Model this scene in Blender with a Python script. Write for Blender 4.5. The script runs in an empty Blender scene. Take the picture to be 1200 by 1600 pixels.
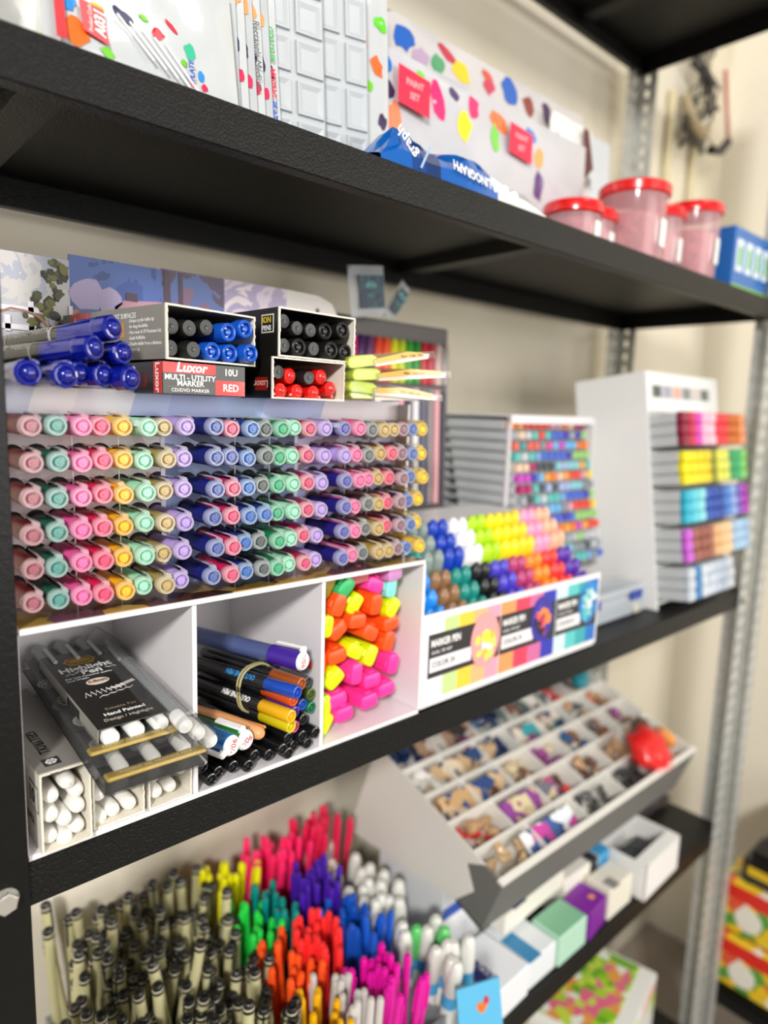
import bpy, bmesh, math, random, re
from mathutils import Matrix, Vector
R = math.radians
PI = math.pi
random.seed(7)
C = bpy.context.scene.collection
S = bpy.context.scene

# ------------------------------------------------------------------ camera, exposure
S.view_settings.view_transform = 'Standard'
S.view_settings.look = 'None'
S.view_settings.gamma = 1.0
S.view_settings.use_curve_mapping = False
S.view_settings.exposure = 0.0
cd = bpy.data.cameras.new('camera')
cam = bpy.data.objects.new('camera', cd); C.objects.link(cam)
ex = Vector((0.74430262, -0.66707435, 0.03202219))      # world axes seen from the camera: right row
ey = Vector((-0.07505573, -0.13119745, -0.98851093))    # down row
ez = Vector((0.66361152, 0.73334783, -0.14771835))      # forward row
m = Matrix(((ex.x, -ey.x, -ez.x), (ex.y, -ey.y, -ez.y), (ex.z, -ey.z, -ez.z))).to_4x4()
m.translation = Vector((0, -.45, .30))
cam.matrix_world = m
cd.sensor_fit = 'VERTICAL'; cd.sensor_height = 36; cd.sensor_width = 27; cd.lens = 23.87
cd.clip_start = .02
cd.dof.use_dof = True; cd.dof.focus_distance = .505; cd.dof.aperture_fstop = 2.8
S.camera = cam

# ------------------------------------------------------------------ world and lights
w = bpy.data.worlds.new('world'); S.world = w; w.use_nodes = True
w.node_tree.nodes['Background'].inputs[0].default_value = (1.0, .975, .94, 1)
w.node_tree.nodes['Background'].inputs[1].default_value = 0.27
def area(name, loc, target, sx, sy, power, col=(1, .97, .93)):
    l = bpy.data.lights.new(name, 'AREA'); l.shape = 'RECTANGLE'; l.size = sx; l.size_y = sy
    l.energy = power; l.color = col
    o = bpy.data.objects.new(name, l); C.objects.link(o); o.location = loc
    o.rotation_euler = (Vector(target) - Vector(loc)).to_track_quat('-Z', 'Y').to_euler()
    return o
area('shop_light', (-1.55, -1.95, 1.45), (.45, 0, .15), .32, .32, 84)
area('ceiling_light', (3.0, -2.4, .60), (.7, .3, .40), 1.6, .5, 40, (1, .97, .90))  # added low fill from the right to lift the shaded back wall, no lamp there
area('shopfront_window', (1.15, -2.9, .45), (1.0, .3, .30), 1.9, 1.5, 42, (1, .975, .93))  # big unseen panel added to brighten the right wall and shelves, not a window
area('ceiling_light', (.9, -1.5, 2.35), (1.6, .3, .8), .8, .5, 9, (1, .97, .90))  # overhead ceiling light aimed at the right corner

# ------------------------------------------------------------------ materials
def hx(h):
    h = h.lstrip('#'); v = [int(h[i:i+2], 16) / 255 for i in (0, 2, 4)]
    return tuple(c / 12.92 if c <= .04045 else ((c + .055) / 1.055) ** 2.4 for c in v)
MATS = {}
def mat(h, rough=.4, metal=0, coat=0, alpha=1, bump=0, bscale=200, trans=0, noise=0, nscale=20, name=None):
    key = (h, rough, metal, coat, alpha, bump, bscale, trans, noise, nscale)
    if key in MATS: return MATS[key]
    M = bpy.data.materials.new(name or 'surface_' + h.lstrip('#')); M.use_nodes = True
    n = M.node_tree.nodes; l = M.node_tree.links; p = n['Principled BSDF']
    c = (*hx(h), 1)
    p.inputs['Base Color'].default_value = c
    p.inputs['Roughness'].default_value = rough
    p.inputs['Metallic'].default_value = metal
    p.inputs['Coat Weight'].default_value = coat
    p.inputs['Coat Roughness'].default_value = .08
    p.inputs['Alpha'].default_value = alpha
    p.inputs['Transmission Weight'].default_value = trans
    tc = n.new('ShaderNodeTexCoord')
    if bump:
        t = n.new('ShaderNodeTexNoise'); t.inputs['Scale'].default_value = bscale; t.inputs['Detail'].default_value = 3
        b = n.new('ShaderNodeBump'); b.inputs['Strength'].default_value = bump; b.inputs['Distance'].default_value = .001
        l.new(tc.outputs['Object'], t.inputs['Vector']); l.new(t.outputs['Fac'], b.inputs['Height']); l.new(b.outputs['Normal'], p.inputs['Normal'])
    if noise:
        t = n.new('ShaderNodeTexNoise'); t.inputs['Scale'].default_value = nscale; t.inputs['Detail'].default_value = 5
        r = n.new('ShaderNodeValToRGB'); r.color_ramp.elements[0].position = .35; r.color_ramp.elements[1].position = .65
        r.color_ramp.elements[0].color = tuple(x * (1 - noise) for x in c[:3]) + (1,); r.color_ramp.elements[1].color = c
        l.new(tc.outputs['Object'], t.inputs['Vector']); l.new(t.outputs['Fac'], r.inputs['Fac']); l.new(r.outputs['Color'], p.inputs['Base Color'])
    MATS[key] = M
    return M
def ramp_mat(name, cols, scale=14, kind='noise', rough=.45, dist=.6, coat=0, const=True):
    M = bpy.data.materials.new(name); M.use_nodes = True
    n = M.node_tree.nodes; l = M.node_tree.links; p = n['Principled BSDF']
    tc = n.new('ShaderNodeTexCoord'); r = n.new('ShaderNodeValToRGB')
    if kind == 'noise':
        t = n.new('ShaderNodeTexNoise'); t.inputs['Scale'].default_value = scale; t.inputs['Detail'].default_value = 4; t.inputs['Distortion'].default_value = dist
        l.new(t.outputs['Fac'], r.inputs['Fac']); a, b = .3, .7
    else:
        t = n.new('ShaderNodeTexVoronoi'); t.inputs['Scale'].default_value = scale
        s = n.new('ShaderNodeSeparateColor'); l.new(t.outputs['Color'], s.inputs[0]); l.new(s.outputs[0], r.inputs['Fac']); a, b = 0, 1
    l.new(tc.outputs['Object'], t.inputs['Vector'])
    e = r.color_ramp.elements
    while len(e) < len(cols): e.new(.5)
    for i, c in enumerate(cols):
        e[i].position = a + (b - a) * i / len(cols); e[i].color = (*hx(c), 1)
    if const: r.color_ramp.interpolation = 'CONSTANT'
    l.new(r.outputs['Color'], p.inputs['Base Color'])
    p.inputs['Roughness'].default_value = rough; p.inputs['Coat Weight'].default_value = coat
    return M
def film(name, tint='ffffff', amt=.025, rough=.06, gl=.55):
    M = bpy.data.materials.new(name); M.use_nodes = True
    n = M.node_tree.nodes; l = M.node_tree.links; n.remove(n['Principled BSDF'])
    t = n.new('ShaderNodeBsdfTransparent'); g = n.new('ShaderNodeBsdfGlossy'); d = n.new('ShaderNodeBsdfDiffuse')
    g.inputs['Roughness'].default_value = rough; d.inputs['Color'].default_value = (*hx(tint), 1)
    fr = n.new('ShaderNodeFresnel'); fr.inputs[0].default_value = 1.45
    m1 = n.new('ShaderNodeMixShader'); m1.inputs[0].default_value = amt
    m2 = n.new('ShaderNodeMixShader'); mu = n.new('ShaderNodeMath'); mu.operation = 'MULTIPLY'; mu.inputs[1].default_value = gl
    l.new(t.outputs[0], m1.inputs[1]); l.new(d.outputs[0], m1.inputs[2])
    l.new(fr.outputs[0], mu.inputs[0]); l.new(mu.outputs[0], m2.inputs[0]); l.new(m1.outputs[0], m2.inputs[1]); l.new(g.outputs[0], m2.inputs[2])
    l.new(m2.outputs[0], n['Material Output'].inputs[0])
    return M
FILM = film('clear_plastic_film'); CLEAR = film('clear_acrylic', 'e8eef2', .22)
def hammered(name, col, bumpd, scale, rough, spec=.4):
    M = bpy.data.materials.new(name); M.use_nodes = True
    n = M.node_tree.nodes; l = M.node_tree.links; p = n['Principled BSDF']
    tc = n.new('ShaderNodeTexCoord')
    t = n.new('ShaderNodeTexNoise'); t.inputs['Scale'].default_value = scale; t.inputs['Detail'].default_value = 2
    b = n.new('ShaderNodeBump'); b.inputs['Strength'].default_value = 1; b.inputs['Distance'].default_value = bumpd
    l.new(tc.outputs['Object'], t.inputs['Vector']); l.new(t.outputs['Fac'], b.inputs['Height']); l.new(b.outputs['Normal'], p.inputs['Normal'])
    p.inputs['Base Color'].default_value = (*hx(col), 1); p.inputs['Roughness'].default_value = rough
    p.inputs['Specular IOR Level'].default_value = spec
    return M
BLACK_SHELF = hammered('black_hammered_paint', '171716', .0009, 520, .36, .2)
BLACK_POST = hammered('black_worn_paint', '121211', .0003, 220, .36, .25)
GALV = mat('cfd0ca', .45, .3, noise=.2, nscale=60, name='galvanised_steel')
WHITE = mat('ebe8ea', .35, name='white_board'); WHITE_P = mat('f6f6f4', .3, coat=.2, name='white_plastic')
CARD_IN = mat('e7e1d2', .8, name='raw_card')

# ------------------------------------------------------------------ geometry helpers
class G:
    def __init__(s): s.v = []; s.f = []; s.m = []; s.sm = []
    def add(s, vs, fs, m=0, M=None, smooth=False):
        b = len(s.v)
        for p in vs:
            p = Vector(p); s.v.append(tuple(M @ p) if M else tuple(p))
        for k, f in enumerate(fs):
            s.f.append(tuple(b + i for i in f)); s.m.append(m[k] if isinstance(m, list) else m); s.sm.append(smooth)
        return s
    def box(s, x0, x1, y0, y1, z0, z1, m=0, M=None, bev=0):
        if bev:
            b = min(bev, (x1-x0)/2.01, (y1-y0)/2.01, (z1-z0)/2.01)
            vs = []; idx = {}
            for i, (X, sx) in enumerate(((x0, 1), (x1, -1))):
                for j, (Y, sy) in enumerate(((y0, 1), (y1, -1))):
                    for k, (Z, sz) in enumerate(((z0, 1), (z1, -1))):
                        for a in range(3):
                            idx[(i, j, k, a)] = len(vs)
                            vs.append((X + (0 if a == 0 else sx*b), Y + (0 if a == 1 else sy*b), Z + (0 if a == 2 else sz*b)))
            fs = []
            for i in (0, 1): fs.append([idx[(i, j, k, 0)] for j, k in ((0, 0), (1, 0), (1, 1), (0, 1))])
            for j in (0, 1): fs.append([idx[(i, j, k, 1)] for i, k in ((0, 0), (1, 0), (1, 1), (0, 1))])
            for k in (0, 1): fs.append([idx[(i, j, k, 2)] for i, j in ((0, 0), (1, 0), (1, 1), (0, 1))])
            for i in (0, 1):
                for j in (0, 1): fs.append([idx[(i, j, 0, 0)], idx[(i, j, 1, 0)], idx[(i, j, 1, 1)], idx[(i, j, 0, 1)]])
                for k in (0, 1): fs.append([idx[(i, 0, k, 0)], idx[(i, 1, k, 0)], idx[(i, 1, k, 2)], idx[(i, 0, k, 2)]])
            for j in (0, 1):
                for k in (0, 1): fs.append([idx[(0, j, k, 1)], idx[(1, j, k, 1)], idx[(1, j, k, 2)], idx[(0, j, k, 2)]])
            for i in (0, 1):
                for j in (0, 1):
                    for k in (0, 1): fs.append([idx[(i, j, k, a)] for a in range(3)])
            return s.add(vs, fs, m, M)
        vs = [(x, y, z) for x in (x0, x1) for y in (y0, y1) for z in (z0, z1)]
        return s.add(vs, [(0, 1, 3, 2), (4, 6, 7, 5), (0, 4, 5, 1), (2, 3, 7, 6), (0, 2, 6, 4), (1, 5, 7, 3)], m, M)
    def lathe(s, prof, n=16, m=0, M=None, axis='Y', phase=0, smooth=True):
        """prof: list of (radius, height[, material]) ; the axis is Y (front = low) or Z"""
        pts = [(p[0], p[1]) for p in prof]; ms = [p[2] if len(p) > 2 else m for p in prof]
        for i in range(len(pts) - 1):
            (r0, h0), (r1, h1) = pts[i], pts[i+1]
            def ring(r, h):
                o = []
                for k in range(n):
                    a = 2*PI*k/n + phase
                    o.append((r*math.cos(a), h, r*math.sin(a)) if axis == 'Y' else (r*math.cos(a), r*math.sin(a), h))
                return o
            if r0 < 1e-7 and r1 < 1e-7: continue
            if r0 < 1e-7:
                c = (0, h0, 0) if axis == 'Y' else (0, 0, h0)
                s.add([c] + ring(r1, h1), [(0, 1+k, 1+(k+1) % n) for k in range(n)], ms[i], M, smooth)
            elif r1 < 1e-7:
                c = (0, h1, 0) if axis == 'Y' else (0, 0, h1)
                s.add([c] + ring(r0, h0), [(0, 1+(k+1) % n, 1+k) for k in range(n)], ms[i], M, smooth)
            else:
                s.add(ring(r0, h0) + ring(r1, h1), [(k, (k+1) % n, n+(k+1) % n, n+k) for k in range(n)], ms[i], M, smooth)
        return s
    def tube(s, path, r, n=8, m=0, M=None, closed=False, flat=1):
        P = [Vector(p) for p in path]; N = len(P); rings = []
        for i, p in enumerate(P):
            a = P[(i-1) % N] if (closed or i) else p; b = P[(i+1) % N] if (closed or i < N-1) else p
            t = (b - a).normalized(); u = t.cross(Vector((0, 0, 1)))
            if u.length < .1: u = t.cross(Vector((1, 0, 0)))
            u.normalize(); v = t.cross(u)
            rings.append([p + u*math.cos(2*PI*k/n)*r + v*math.sin(2*PI*k/n)*r*flat for k in range(n)])
        vs = [q for g in rings for q in g]; fs = []
        for i in range(N if closed else N-1):
            j = (i+1) % N
            for k in range(n): fs.append((i*n+k, i*n+(k+1) % n, j*n+(k+1) % n, j*n+k))
        if not closed: fs += [tuple(range(n)), tuple((N-1)*n+k for k in range(n))]
        return s.add(vs, fs, m, M, True)
    def prism(s, pts, a, b, m=0, M=None, plane='XZ'):
        n = len(pts)
        def P(p, h): return (p[0], h, p[1]) if plane == 'XZ' else ((p[0], p[1], h) if plane == 'XY' else (h, p[0], p[1]))
        vs = [P(p, a) for p in pts] + [P(p, b) for p in pts]
        return s.add(vs, [tuple(range(n)), tuple(range(2*n-1, n-1, -1))] + [(k, (k+1) % n, n+(k+1) % n, n+k) for k in range(n)], m, M)
    def mesh(s, name, mats):
        me = bpy.data.meshes.new(name); me.from_pydata(s.v, [], s.f)
        for x in (mats if isinstance(mats, (list, tuple)) else [mats]): me.materials.append(x)
        for p, a, b in zip(me.polygons, s.m, s.sm): p.material_index = a; p.use_smooth = b
        bm = bmesh.new(); bm.from_mesh(me)
        bmesh.ops.remove_doubles(bm, verts=bm.verts, dist=1e-6)
        bmesh.ops.recalc_face_normals(bm, faces=bm.faces)
        for e in bm.edges:
            if len(e.link_faces) == 2 and e.calc_face_angle(0) > R(38): e.smooth = False
        bm.to_mesh(me); bm.free(); me.update()
        return me
    def part(s, name, mats, parent, M=None): return link(name, s.mesh(name, mats), parent, M)
def link(name, me, parent=None, M=None):
    o = bpy.data.objects.new(name, me); C.objects.link(o)
    if parent: o.parent = parent
    if M is not None: o.matrix_local = M
    return o
def tag(o, label, cat, group=None, kind=None):
    if len(re.findall(r'[A-Za-z]+', label)) > 16: print('LONG', label)
    o['label'] = label; o['category'] = cat
    if group: o['group'] = group
    if kind: o['kind'] = kind
    return o
def thing(name, label, cat, loc=(0, 0, 0), M=None, group=None, rz=0):
    o = bpy.data.objects.new(name, None); C.objects.link(o); o.empty_display_size = .01
    o.matrix_world = M if M is not None else Matrix.Translation(loc) @ Matrix.Rotation(rz, 4, 'Z')
    return tag(o, label, cat, group)
def struct(name, g, mats):
    o = g.part(name, mats, None); o['kind'] = 'structure'; return o
def TR(x, y, z): return Matrix.Translation((x, y, z))
def RX(a): return Matrix.Rotation(R(a), 4, 'X')
def RY(a): return Matrix.Rotation(R(a), 4, 'Y')
def RZ(a): return Matrix.Rotation(R(a), 4, 'Z')
def frame(o, right, up):
    r = Vector(right).normalized(); u = Vector(up); u = (u - r*u.dot(r)).normalized(); n = r.cross(u)
    m = Matrix((r, u, n)).transposed().to_4x4(); m.translation = Vector(o); return m
TXT = {}
def text(s, size, material, parent, o, right=(1, 0, 0), up=(0, 0, 1), align='LEFT', name='lettering', sx=1, bold=0, shear=0):
    key = (s, size, align, material.name, sx, bold, shear)
    if key not in TXT:
        c = bpy.data.curves.new('lettering', 'FONT'); c.body = s; c.size = size; c.align_x = align; c.align_y = 'CENTER'
        c.extrude = .00006; c.resolution_u = 2; c.offset = bold * size; c.shear = shear
        t = bpy.data.objects.new('lettering', c); me = bpy.data.meshes.new_from_object(t); bpy.data.objects.remove(t)
        me.materials.clear(); me.materials.append(material)
        for v in me.vertices: v.co.x *= sx
        TXT[key] = me
    return link(name, TXT[key], parent, frame(o, right, up))
ORD = ['first', 'second', 'third', 'fourth', 'fifth', 'sixth', 'seventh', 'eighth', 'ninth', 'tenth', 'eleventh', 'twelfth', 'thirteenth', 'fourteenth', 'fifteenth', 'sixteenth', 'seventeenth', 'eighteenth', 'nineteenth', 'twentieth', 'twenty-first', 'twenty-second', 'twenty-third', 'last']

# ------------------------------------------------------------------ room shell
WALLM = ramp_mat('cream_painted_wall', ['d8cfb8', 'dfd7c2', 'e4dccb'], 3, dist=.3, rough=.85, const=False)
g = G(); g.box(-1.2, 1.85, .335, .40, -1.15, 2.4); struct('wall_back', g, WALLM)
g = G(); g.box(1.80, 1.87, -1.0, .335, -1.15, 2.4); struct('wall_right', g, mat('faf3e2', .85, noise=.03, nscale=3))
g = G(); g.box(-1.2, 1.87, -3, .40, -1.2, -1.15); struct('floor', g, mat('9a8f84', .6, noise=.2, nscale=6))

# ------------------------------------------------------------------ the rack: shelves, posts
X0, X1, YB = .066, 1.302, .292
def shelf(z, name, label, lip=.030, rib=()):
    t = thing(name, label, 'shelf', (X0, 0, z), group='black steel shelves of the rack')
    g = G()
    g.box(0, X1-X0, 0, YB, -.0016, 0, bev=.0006); g.part('shelf_panel', BLACK_SHELF, t)
    g = G(); g.box(0, X1-X0, -.0016, 0, -lip, 0, bev=.0007); g.box(0, X1-X0, 0, .012, -lip, -lip+.0014)
    g.part('front_lip', BLACK_SHELF, t)
    g = G(); g.box(0, X1-X0, YB-.0016, YB, -lip, -.0016); g.box(0, X1-X0, YB-.012, YB-.0016, -lip, -lip+.0014); g.part('back_lip', BLACK_SHELF, t)
    for x in (0, X1-X0-.0016):
        g = G(); g.box(x, x+.0016, 0.0002, YB-.002, -lip, -.0016); g.part('side_lip', BLACK_SHELF, t)
    for x in rib:
        g = G(); g.prism([(x, -.0016), (x+.006, -.014), (x+.034, -.014), (x+.040, -.0016)], .013, YB-.014, plane='XZ')
        g.part('stiffener_rib', BLACK_SHELF, t)
    return t
shelf(.5057, 'steel_shelf', 'black hammered steel shelf carrying the white palette packets and red-lidded tubs', rib=(.06, .60))
shelf(0, 'steel_shelf', 'black steel shelf in the middle carrying the pen display and marker racks')
shelf(-.467, 'steel_shelf', 'black steel shelf below the pen display, carrying loose pens and the tilted tray', lip=.034)
shelf(.983, 'steel_shelf', 'black steel shelf at the very top right corner of the view', rib=(1.0,))
shelf(-.93, 'steel_shelf', 'lowest black shelf carrying the green and white carton', lip=.034)

def perforated(w, h, t, pitch=.026, hw=.008, hh=.014, sections=2):
    """flat steel flange with real slots, in the XZ plane, front at y=0"""
    xs = [0]
    for k in range(sections):
        c = w*(k+.5)/sections; xs += [c-hw/2, c+hw/2]
    xs.append(w)
    n = int(h/pitch); zs = [0]
    for k in range(n): zs += [k*pitch+(pitch-hh)/2, k*pitch+(pitch+hh)/2]
    zs.append(h); g = G()
    for i in range(len(xs)-1):
        if i % 2 == 0: g.box(xs[i], xs[i+1], 0, t, 0, h)
        else:
            for j in range(0, len(zs)-1, 2): g.box(xs[i], xs[i+1], 0, t, zs[j], zs[j+1])
    return g
def post(x, y, label, m, side, back=False, plain=False, w=.038):
    t = thing('angle_post', label, 'post', (x, y, -1.15), group='slotted angle posts')
    H = 2.2
    g = G().box(0, w, 0, .002, 0, H, bev=.0006) if plain else perforated(w, H, .002)
    g.part('front_flange', m, t)
    g = G().box(0, w, 0, .002, 0, H, bev=.0006) if plain else perforated(w, H, .002, sections=1)
    g.part('side_flange', m, t, (TR(.002 if side < 0 else w, 0, 0) @ Matrix.Rotation(PI/2, 4, 'Z')) if not back else (TR(.002 if side < 0 else w, -w, 0) @ Matrix.Rotation(PI/2, 4, 'Z')))
    return t
pl = post(.0655, -.0046, 'black painted steel post at the left edge with a hexagonal bolt', BLACK_POST, -1, plain=True)
post(1.2665, -.0046, 'galvanised slotted post at the front right corner of the rack', GALV, 1)
post(1.2665, .2945, 'galvanised slotted post at the back right corner in front of the wall', GALV, 1, back=True)
post(1.345, -.0046, 'galvanised slotted post of the neighbouring rack at right', GALV, -1)
def bolt(x, y, z, label, rot=0):
    t = thing('hex_bolt', label, 'bolt', (x, y, z), group='shelf bolts')
    g = G(); g.lathe([(0, -.0055), (.0064, -.0055), (.0075, -.0045), (.0075, 0), (0, 0)], 6, phase=rot, smooth=False)
    g.part('bolt_head', mat('c9c6bd', .3, .6, bump=.3, bscale=300), t)
    g = G(); g.lathe([(0, 0), (.0085, 0), (.0085, .0008), (0, .0008)], 18); g.part('washer', mat('a9a7a0', .35, .7), t)
bolt(.0885, -.0055, -.016, 'silver hexagonal bolt on the black post at lower left', .3)
bolt(1.285, -.0055, -.016, 'bolt on the right front post at the middle shelf')
bolt(1.262, .288, .943, 'silver bolt at the back corner under the top shelf')
bolt(1.262, .288, .461, 'silver bolt at the back corner under the shelf with the red tubs')

# ------------------------------------------------------------------ pen display: body
SX0, SX1 = .1045, .4625
disp = thing('pen_display', 'white board display holding rows of clear-capped markers above three open compartments', 'display stand', (0, 0, 0))
g = G()
g.box(SX0, SX1, .0, .16, .0005, .0045, bev=.0005); g.part('bottom_board', WHITE, disp)
g = G(); g.box(SX0, SX1, -.002, .16, .1545, .1585, bev=.0006); g.part('middle_board', WHITE, disp)
for x in (SX0-.0035, .2205, .3395, SX1-.001):
    g = G(); g.box(x, x+.0038, .0, .16, .0045, .1545, bev=.0005); g.part('divider', WHITE, disp)
g = G(); g.box(SX0, SX1, .158, .161, .0045, .1545); g.part('back_board', WHITE, disp)
artf = ramp_mat('printed_base_art', ['8a6f2c', '3d2a1e', 'a88a45', '5a3a2a', '6e4d5c', 'c6a15a'], 40, 'v', rough=.15, coat=.6)
g = G(); g.box(SX0+.001, SX1-.001, 0, .050, .1586, .1590); g.part('printed_base', artf, disp)
arts = [ramp_mat('pale_pink_art', ['c9a7a4', 'e6dbdc', 'd9c9cc', 'efe9e9', 'b98f88'], 9, dist=1.2),
        ramp_mat('blue_art', ['6d84b8', '93a7d6', '5b6f9e', 'aab8dd', '3f4c74'], 9, dist=1.2),
        ramp_mat('lilac_art', ['8f88c4', 'a9b0de', '8b6f86', 'cfc6e0', '5a4a70'], 9, dist=1.2)]
for k, (a, b) in enumerate(((SX0, .2225), (.2225, .3445), (.3445, SX1))):
    g = G(); g.box(a, b-.0036, .047, .050, .1590, .3035); g.part('backing_panel', arts[k], disp)
    g = G(); g.box(b-.0036, b, .0465, .050, .1590, .3035); g.part('light_edge_strip', mat('e6e6f2', .4), disp)
g = G(); g.box(SX0, SX1, .047, .16, .3035, .3062); g.part('top_board', mat('e9e8f0', .4), disp)
tops = ['c8cadf', 'e9e4e6', 'dcd9e4', '9fb0de', '8f9fd6', '8fa6dc', 'a9b4e2', 'e6dcea', 'e9e2ea']
pat = [(0, .022), (.022, .05), (.05, .09), (.09, .118), (.118, .16), (.16, .20), (.20, .262), (.262, .31), (.31, .358)]
g = G()
for k, (a, b) in enumerate(pat):
    z0 = .2905
    g.prism([(SX0+a, z0), (SX0+b, z0), (SX0+b+(.006 if k < 8 else 0), .3085), (SX0+a+(.006 if k else 0), .3085)], .0440, .0462, m=k)
g.part('printed_top_strip', [mat(h, .4, coat=.3) for h in tops], disp)
g = G()
for x in (.150, .181, .273, .305, .385, .412): g.box(x-.0004, x+.0004, .030, .0306, .159, .290)
g.part('clear_spacer_rod', mat('eef0f4', .2, alpha=.6), disp)
for x in (SX1-.001,):
    g = G(); g.box(x, x+.003, .03, .16, .1586, .3062); g.part('side_board', mat('e2dfe8', .4), disp)

# ------------------------------------------------------------------ clear-capped marker pens in the display
def mix(h, k, w='ffffff'):
    a = [int(h[i:i+2], 16) for i in (0, 2, 4)]; b = [int(w[i:i+2], 16) for i in (0, 2, 4)]
    return ''.join('%02x' % int(x*(1-k)+y*k) for x, y in zip(a, b))
COLS = [('96212c', 'dusty rose', 'd3a9ae', 'a8707c'), ('075a48', 'dark green', 'a8c8c2', '6ba8a0'), ('e7559c', 'hot pink', 'f3a3c8', 'ee7fb2'),
        ('d81c55', 'crimson', 'f1a0b4', 'ee5f7e'), ('f5b41c', 'golden yellow', 'f5cf7a', 'f7c331'), ('9fe0bd', 'mint green', 'bfe8d3', 'a5e0c4'),
        ('a08c4c', 'beige', 'dacdae', 'c9ab74'), ('b79ade', 'lilac', 'd0bfe8', 'b69adf'),
        ('0e1a6e', 'navy', 'aab3d6', '7482bd'), ('d0225c', 'raspberry', 'eeb0be', 'e5708c'), ('15348c', 'cobalt blue', 'a5bddf', '5a86c8'),
        ('17181a', 'black', 'b4bab9', '747a7a'), ('1d7a4e', 'leaf green', 'a6dcc0', '5cbb90'), ('a6e6c6', 'pale mint', 'bdebd3', 'a4e2c4'),
        ('b51247', 'ruby', 'efb4c0', 'dc6c88'), ('b99be2', 'violet', 'd3c3ea', 'b99fdf'),
        ('1c1673', 'indigo', 'b0b2d8', '7d7fc0'), ('f2609e', 'bubblegum pink', 'f4abc6', 'ef7fab'), ('2a2b2b', 'charcoal', 'b8bcba', '808684'),
        ('a88d3e', 'mustard', 'ddcba2', 'cbac70'), ('da3058', 'red pink', 'f2a6b2', 'e96a80'), ('4a1722', 'maroon', 'd0b9c0', 'a68a94'),
        ('1d2c78', 'royal blue', 'a9b6d8', '6b86c0'), ('f4c52c', 'lemon yellow', 'f3d873', 'f6d136')]
def cap_meshes(body, pale, mid):
    bm = mat(body, .42, coat=.08); pm = mat(pale, .14, coat=.7, alpha=.66); im = mat(mix(mid, .22, body), .25, coat=.4); cm = mat(mix(pale, .35), .14, coat=.7, alpha=.6)
    g = G(); g.lathe([(0, .0070), (.0057, .0070), (.0060, .0085), (.0060, .060), (.0050, .061), (.0050, .125), (0, .125)], 22)
    b = g.mesh('barrel', bm)
    g = G(); g.lathe([(.0042, .0012), (.0044, -.0002), (.0053, -.0002), (.0061, .0010), (.0064, .0034), (.0064, .0066), (.0061, .0072)], 26)
    g.lathe([(.0042, .0012), (.0040, .0022), (.0032, .0022)], 20); g.lathe([(.0053, -.0001), (.0055, -.0005), (.0057, -.0001)], 24)
    c = g.mesh('clear_cap', pm)
    g = G(); g.lathe([(0, -.0010), (.0010, -.0010), (.0013, -.0004), (.0026, -.0004), (.0030, .0004), (.0031, .0024), (.0040, .0026), (.0056, .0030), (.0058, .0070)], 18)
    i = g.mesh('cap_core', im)
    g = G()
    path = [(.0050, .0014), (.0068, .0010), (.0086, .0040), (.0090, .010), (.0090, .031), (.0080, .0325)]
    inner = [(.0078, .0300), (.0079, .012), (.0076, .0066), (.0062, .0052)]
    g.prism([(p[1], p[0]) for p in path + inner], -.0020, .0020, plane='YZ')
    k = g.mesh('clip', cm)
    return b, c, i, k
PEN = [cap_meshes(c[0], c[2], c[3]) for c in COLS]
holes = G()
xs6 = [.1155+.01405*i for i in range(8)] + [.2385+.01365*i for i in range(8)] + [.3605+.01300*i for i in range(8)]
xs1 = [.1180+.01420*i for i in range(8)] + [.2415+.01385*i for i in range(8)] + [.3620+.01330*i for i in range(8)]
rows = ['top', 'second', 'third', 'fourth', 'fifth', 'bottom']
rnd = random.Random(21)
for r in range(6):
    for c in range(24):
        x = xs1[c]*(1-r/5)+xs6[c]*r/5 + rnd.uniform(-.0009, .0009)
        z = .2835 - r*.0221 + rnd.uniform(-.0008, .0008)
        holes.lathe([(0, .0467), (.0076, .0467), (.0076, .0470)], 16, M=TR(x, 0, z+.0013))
        ci = c
        if rnd.random() < .05: ci = max(0, c-1)
        y = rnd.uniform(-.004, .003)
        roll = rnd.gauss(26, 12)
        if r == 0: roll = rnd.choice([-55, 48, 62, -70, 40, 20])
        if rnd.random() < .09: roll = rnd.choice([150, 175, 110, -200])
        M = TR(x, y, z) @ RZ(rnd.uniform(-.8, .8)) @ RX(rnd.uniform(-.8, .8))
        t = thing('marker_pen', '%s marker with frosted cap, %s from left in %s row of pen display' % (COLS[ci][1], ORD[c], rows[r]), 'marker pen', M=M, group='clear-capped markers in the pen display')
        b, cp, i, k = PEN[ci]
        SCL = Matrix.Diagonal((1.06, 1, 1.06, 1))
        link('barrel', b, t, SCL.copy()); link('clear_cap', cp, t, SCL.copy()); link('cap_core', i, t, SCL.copy())
        link('clip', k, t, RY(roll))

holes.part('punched_hole_pattern', mat('0c0b10', .7), disp)

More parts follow.
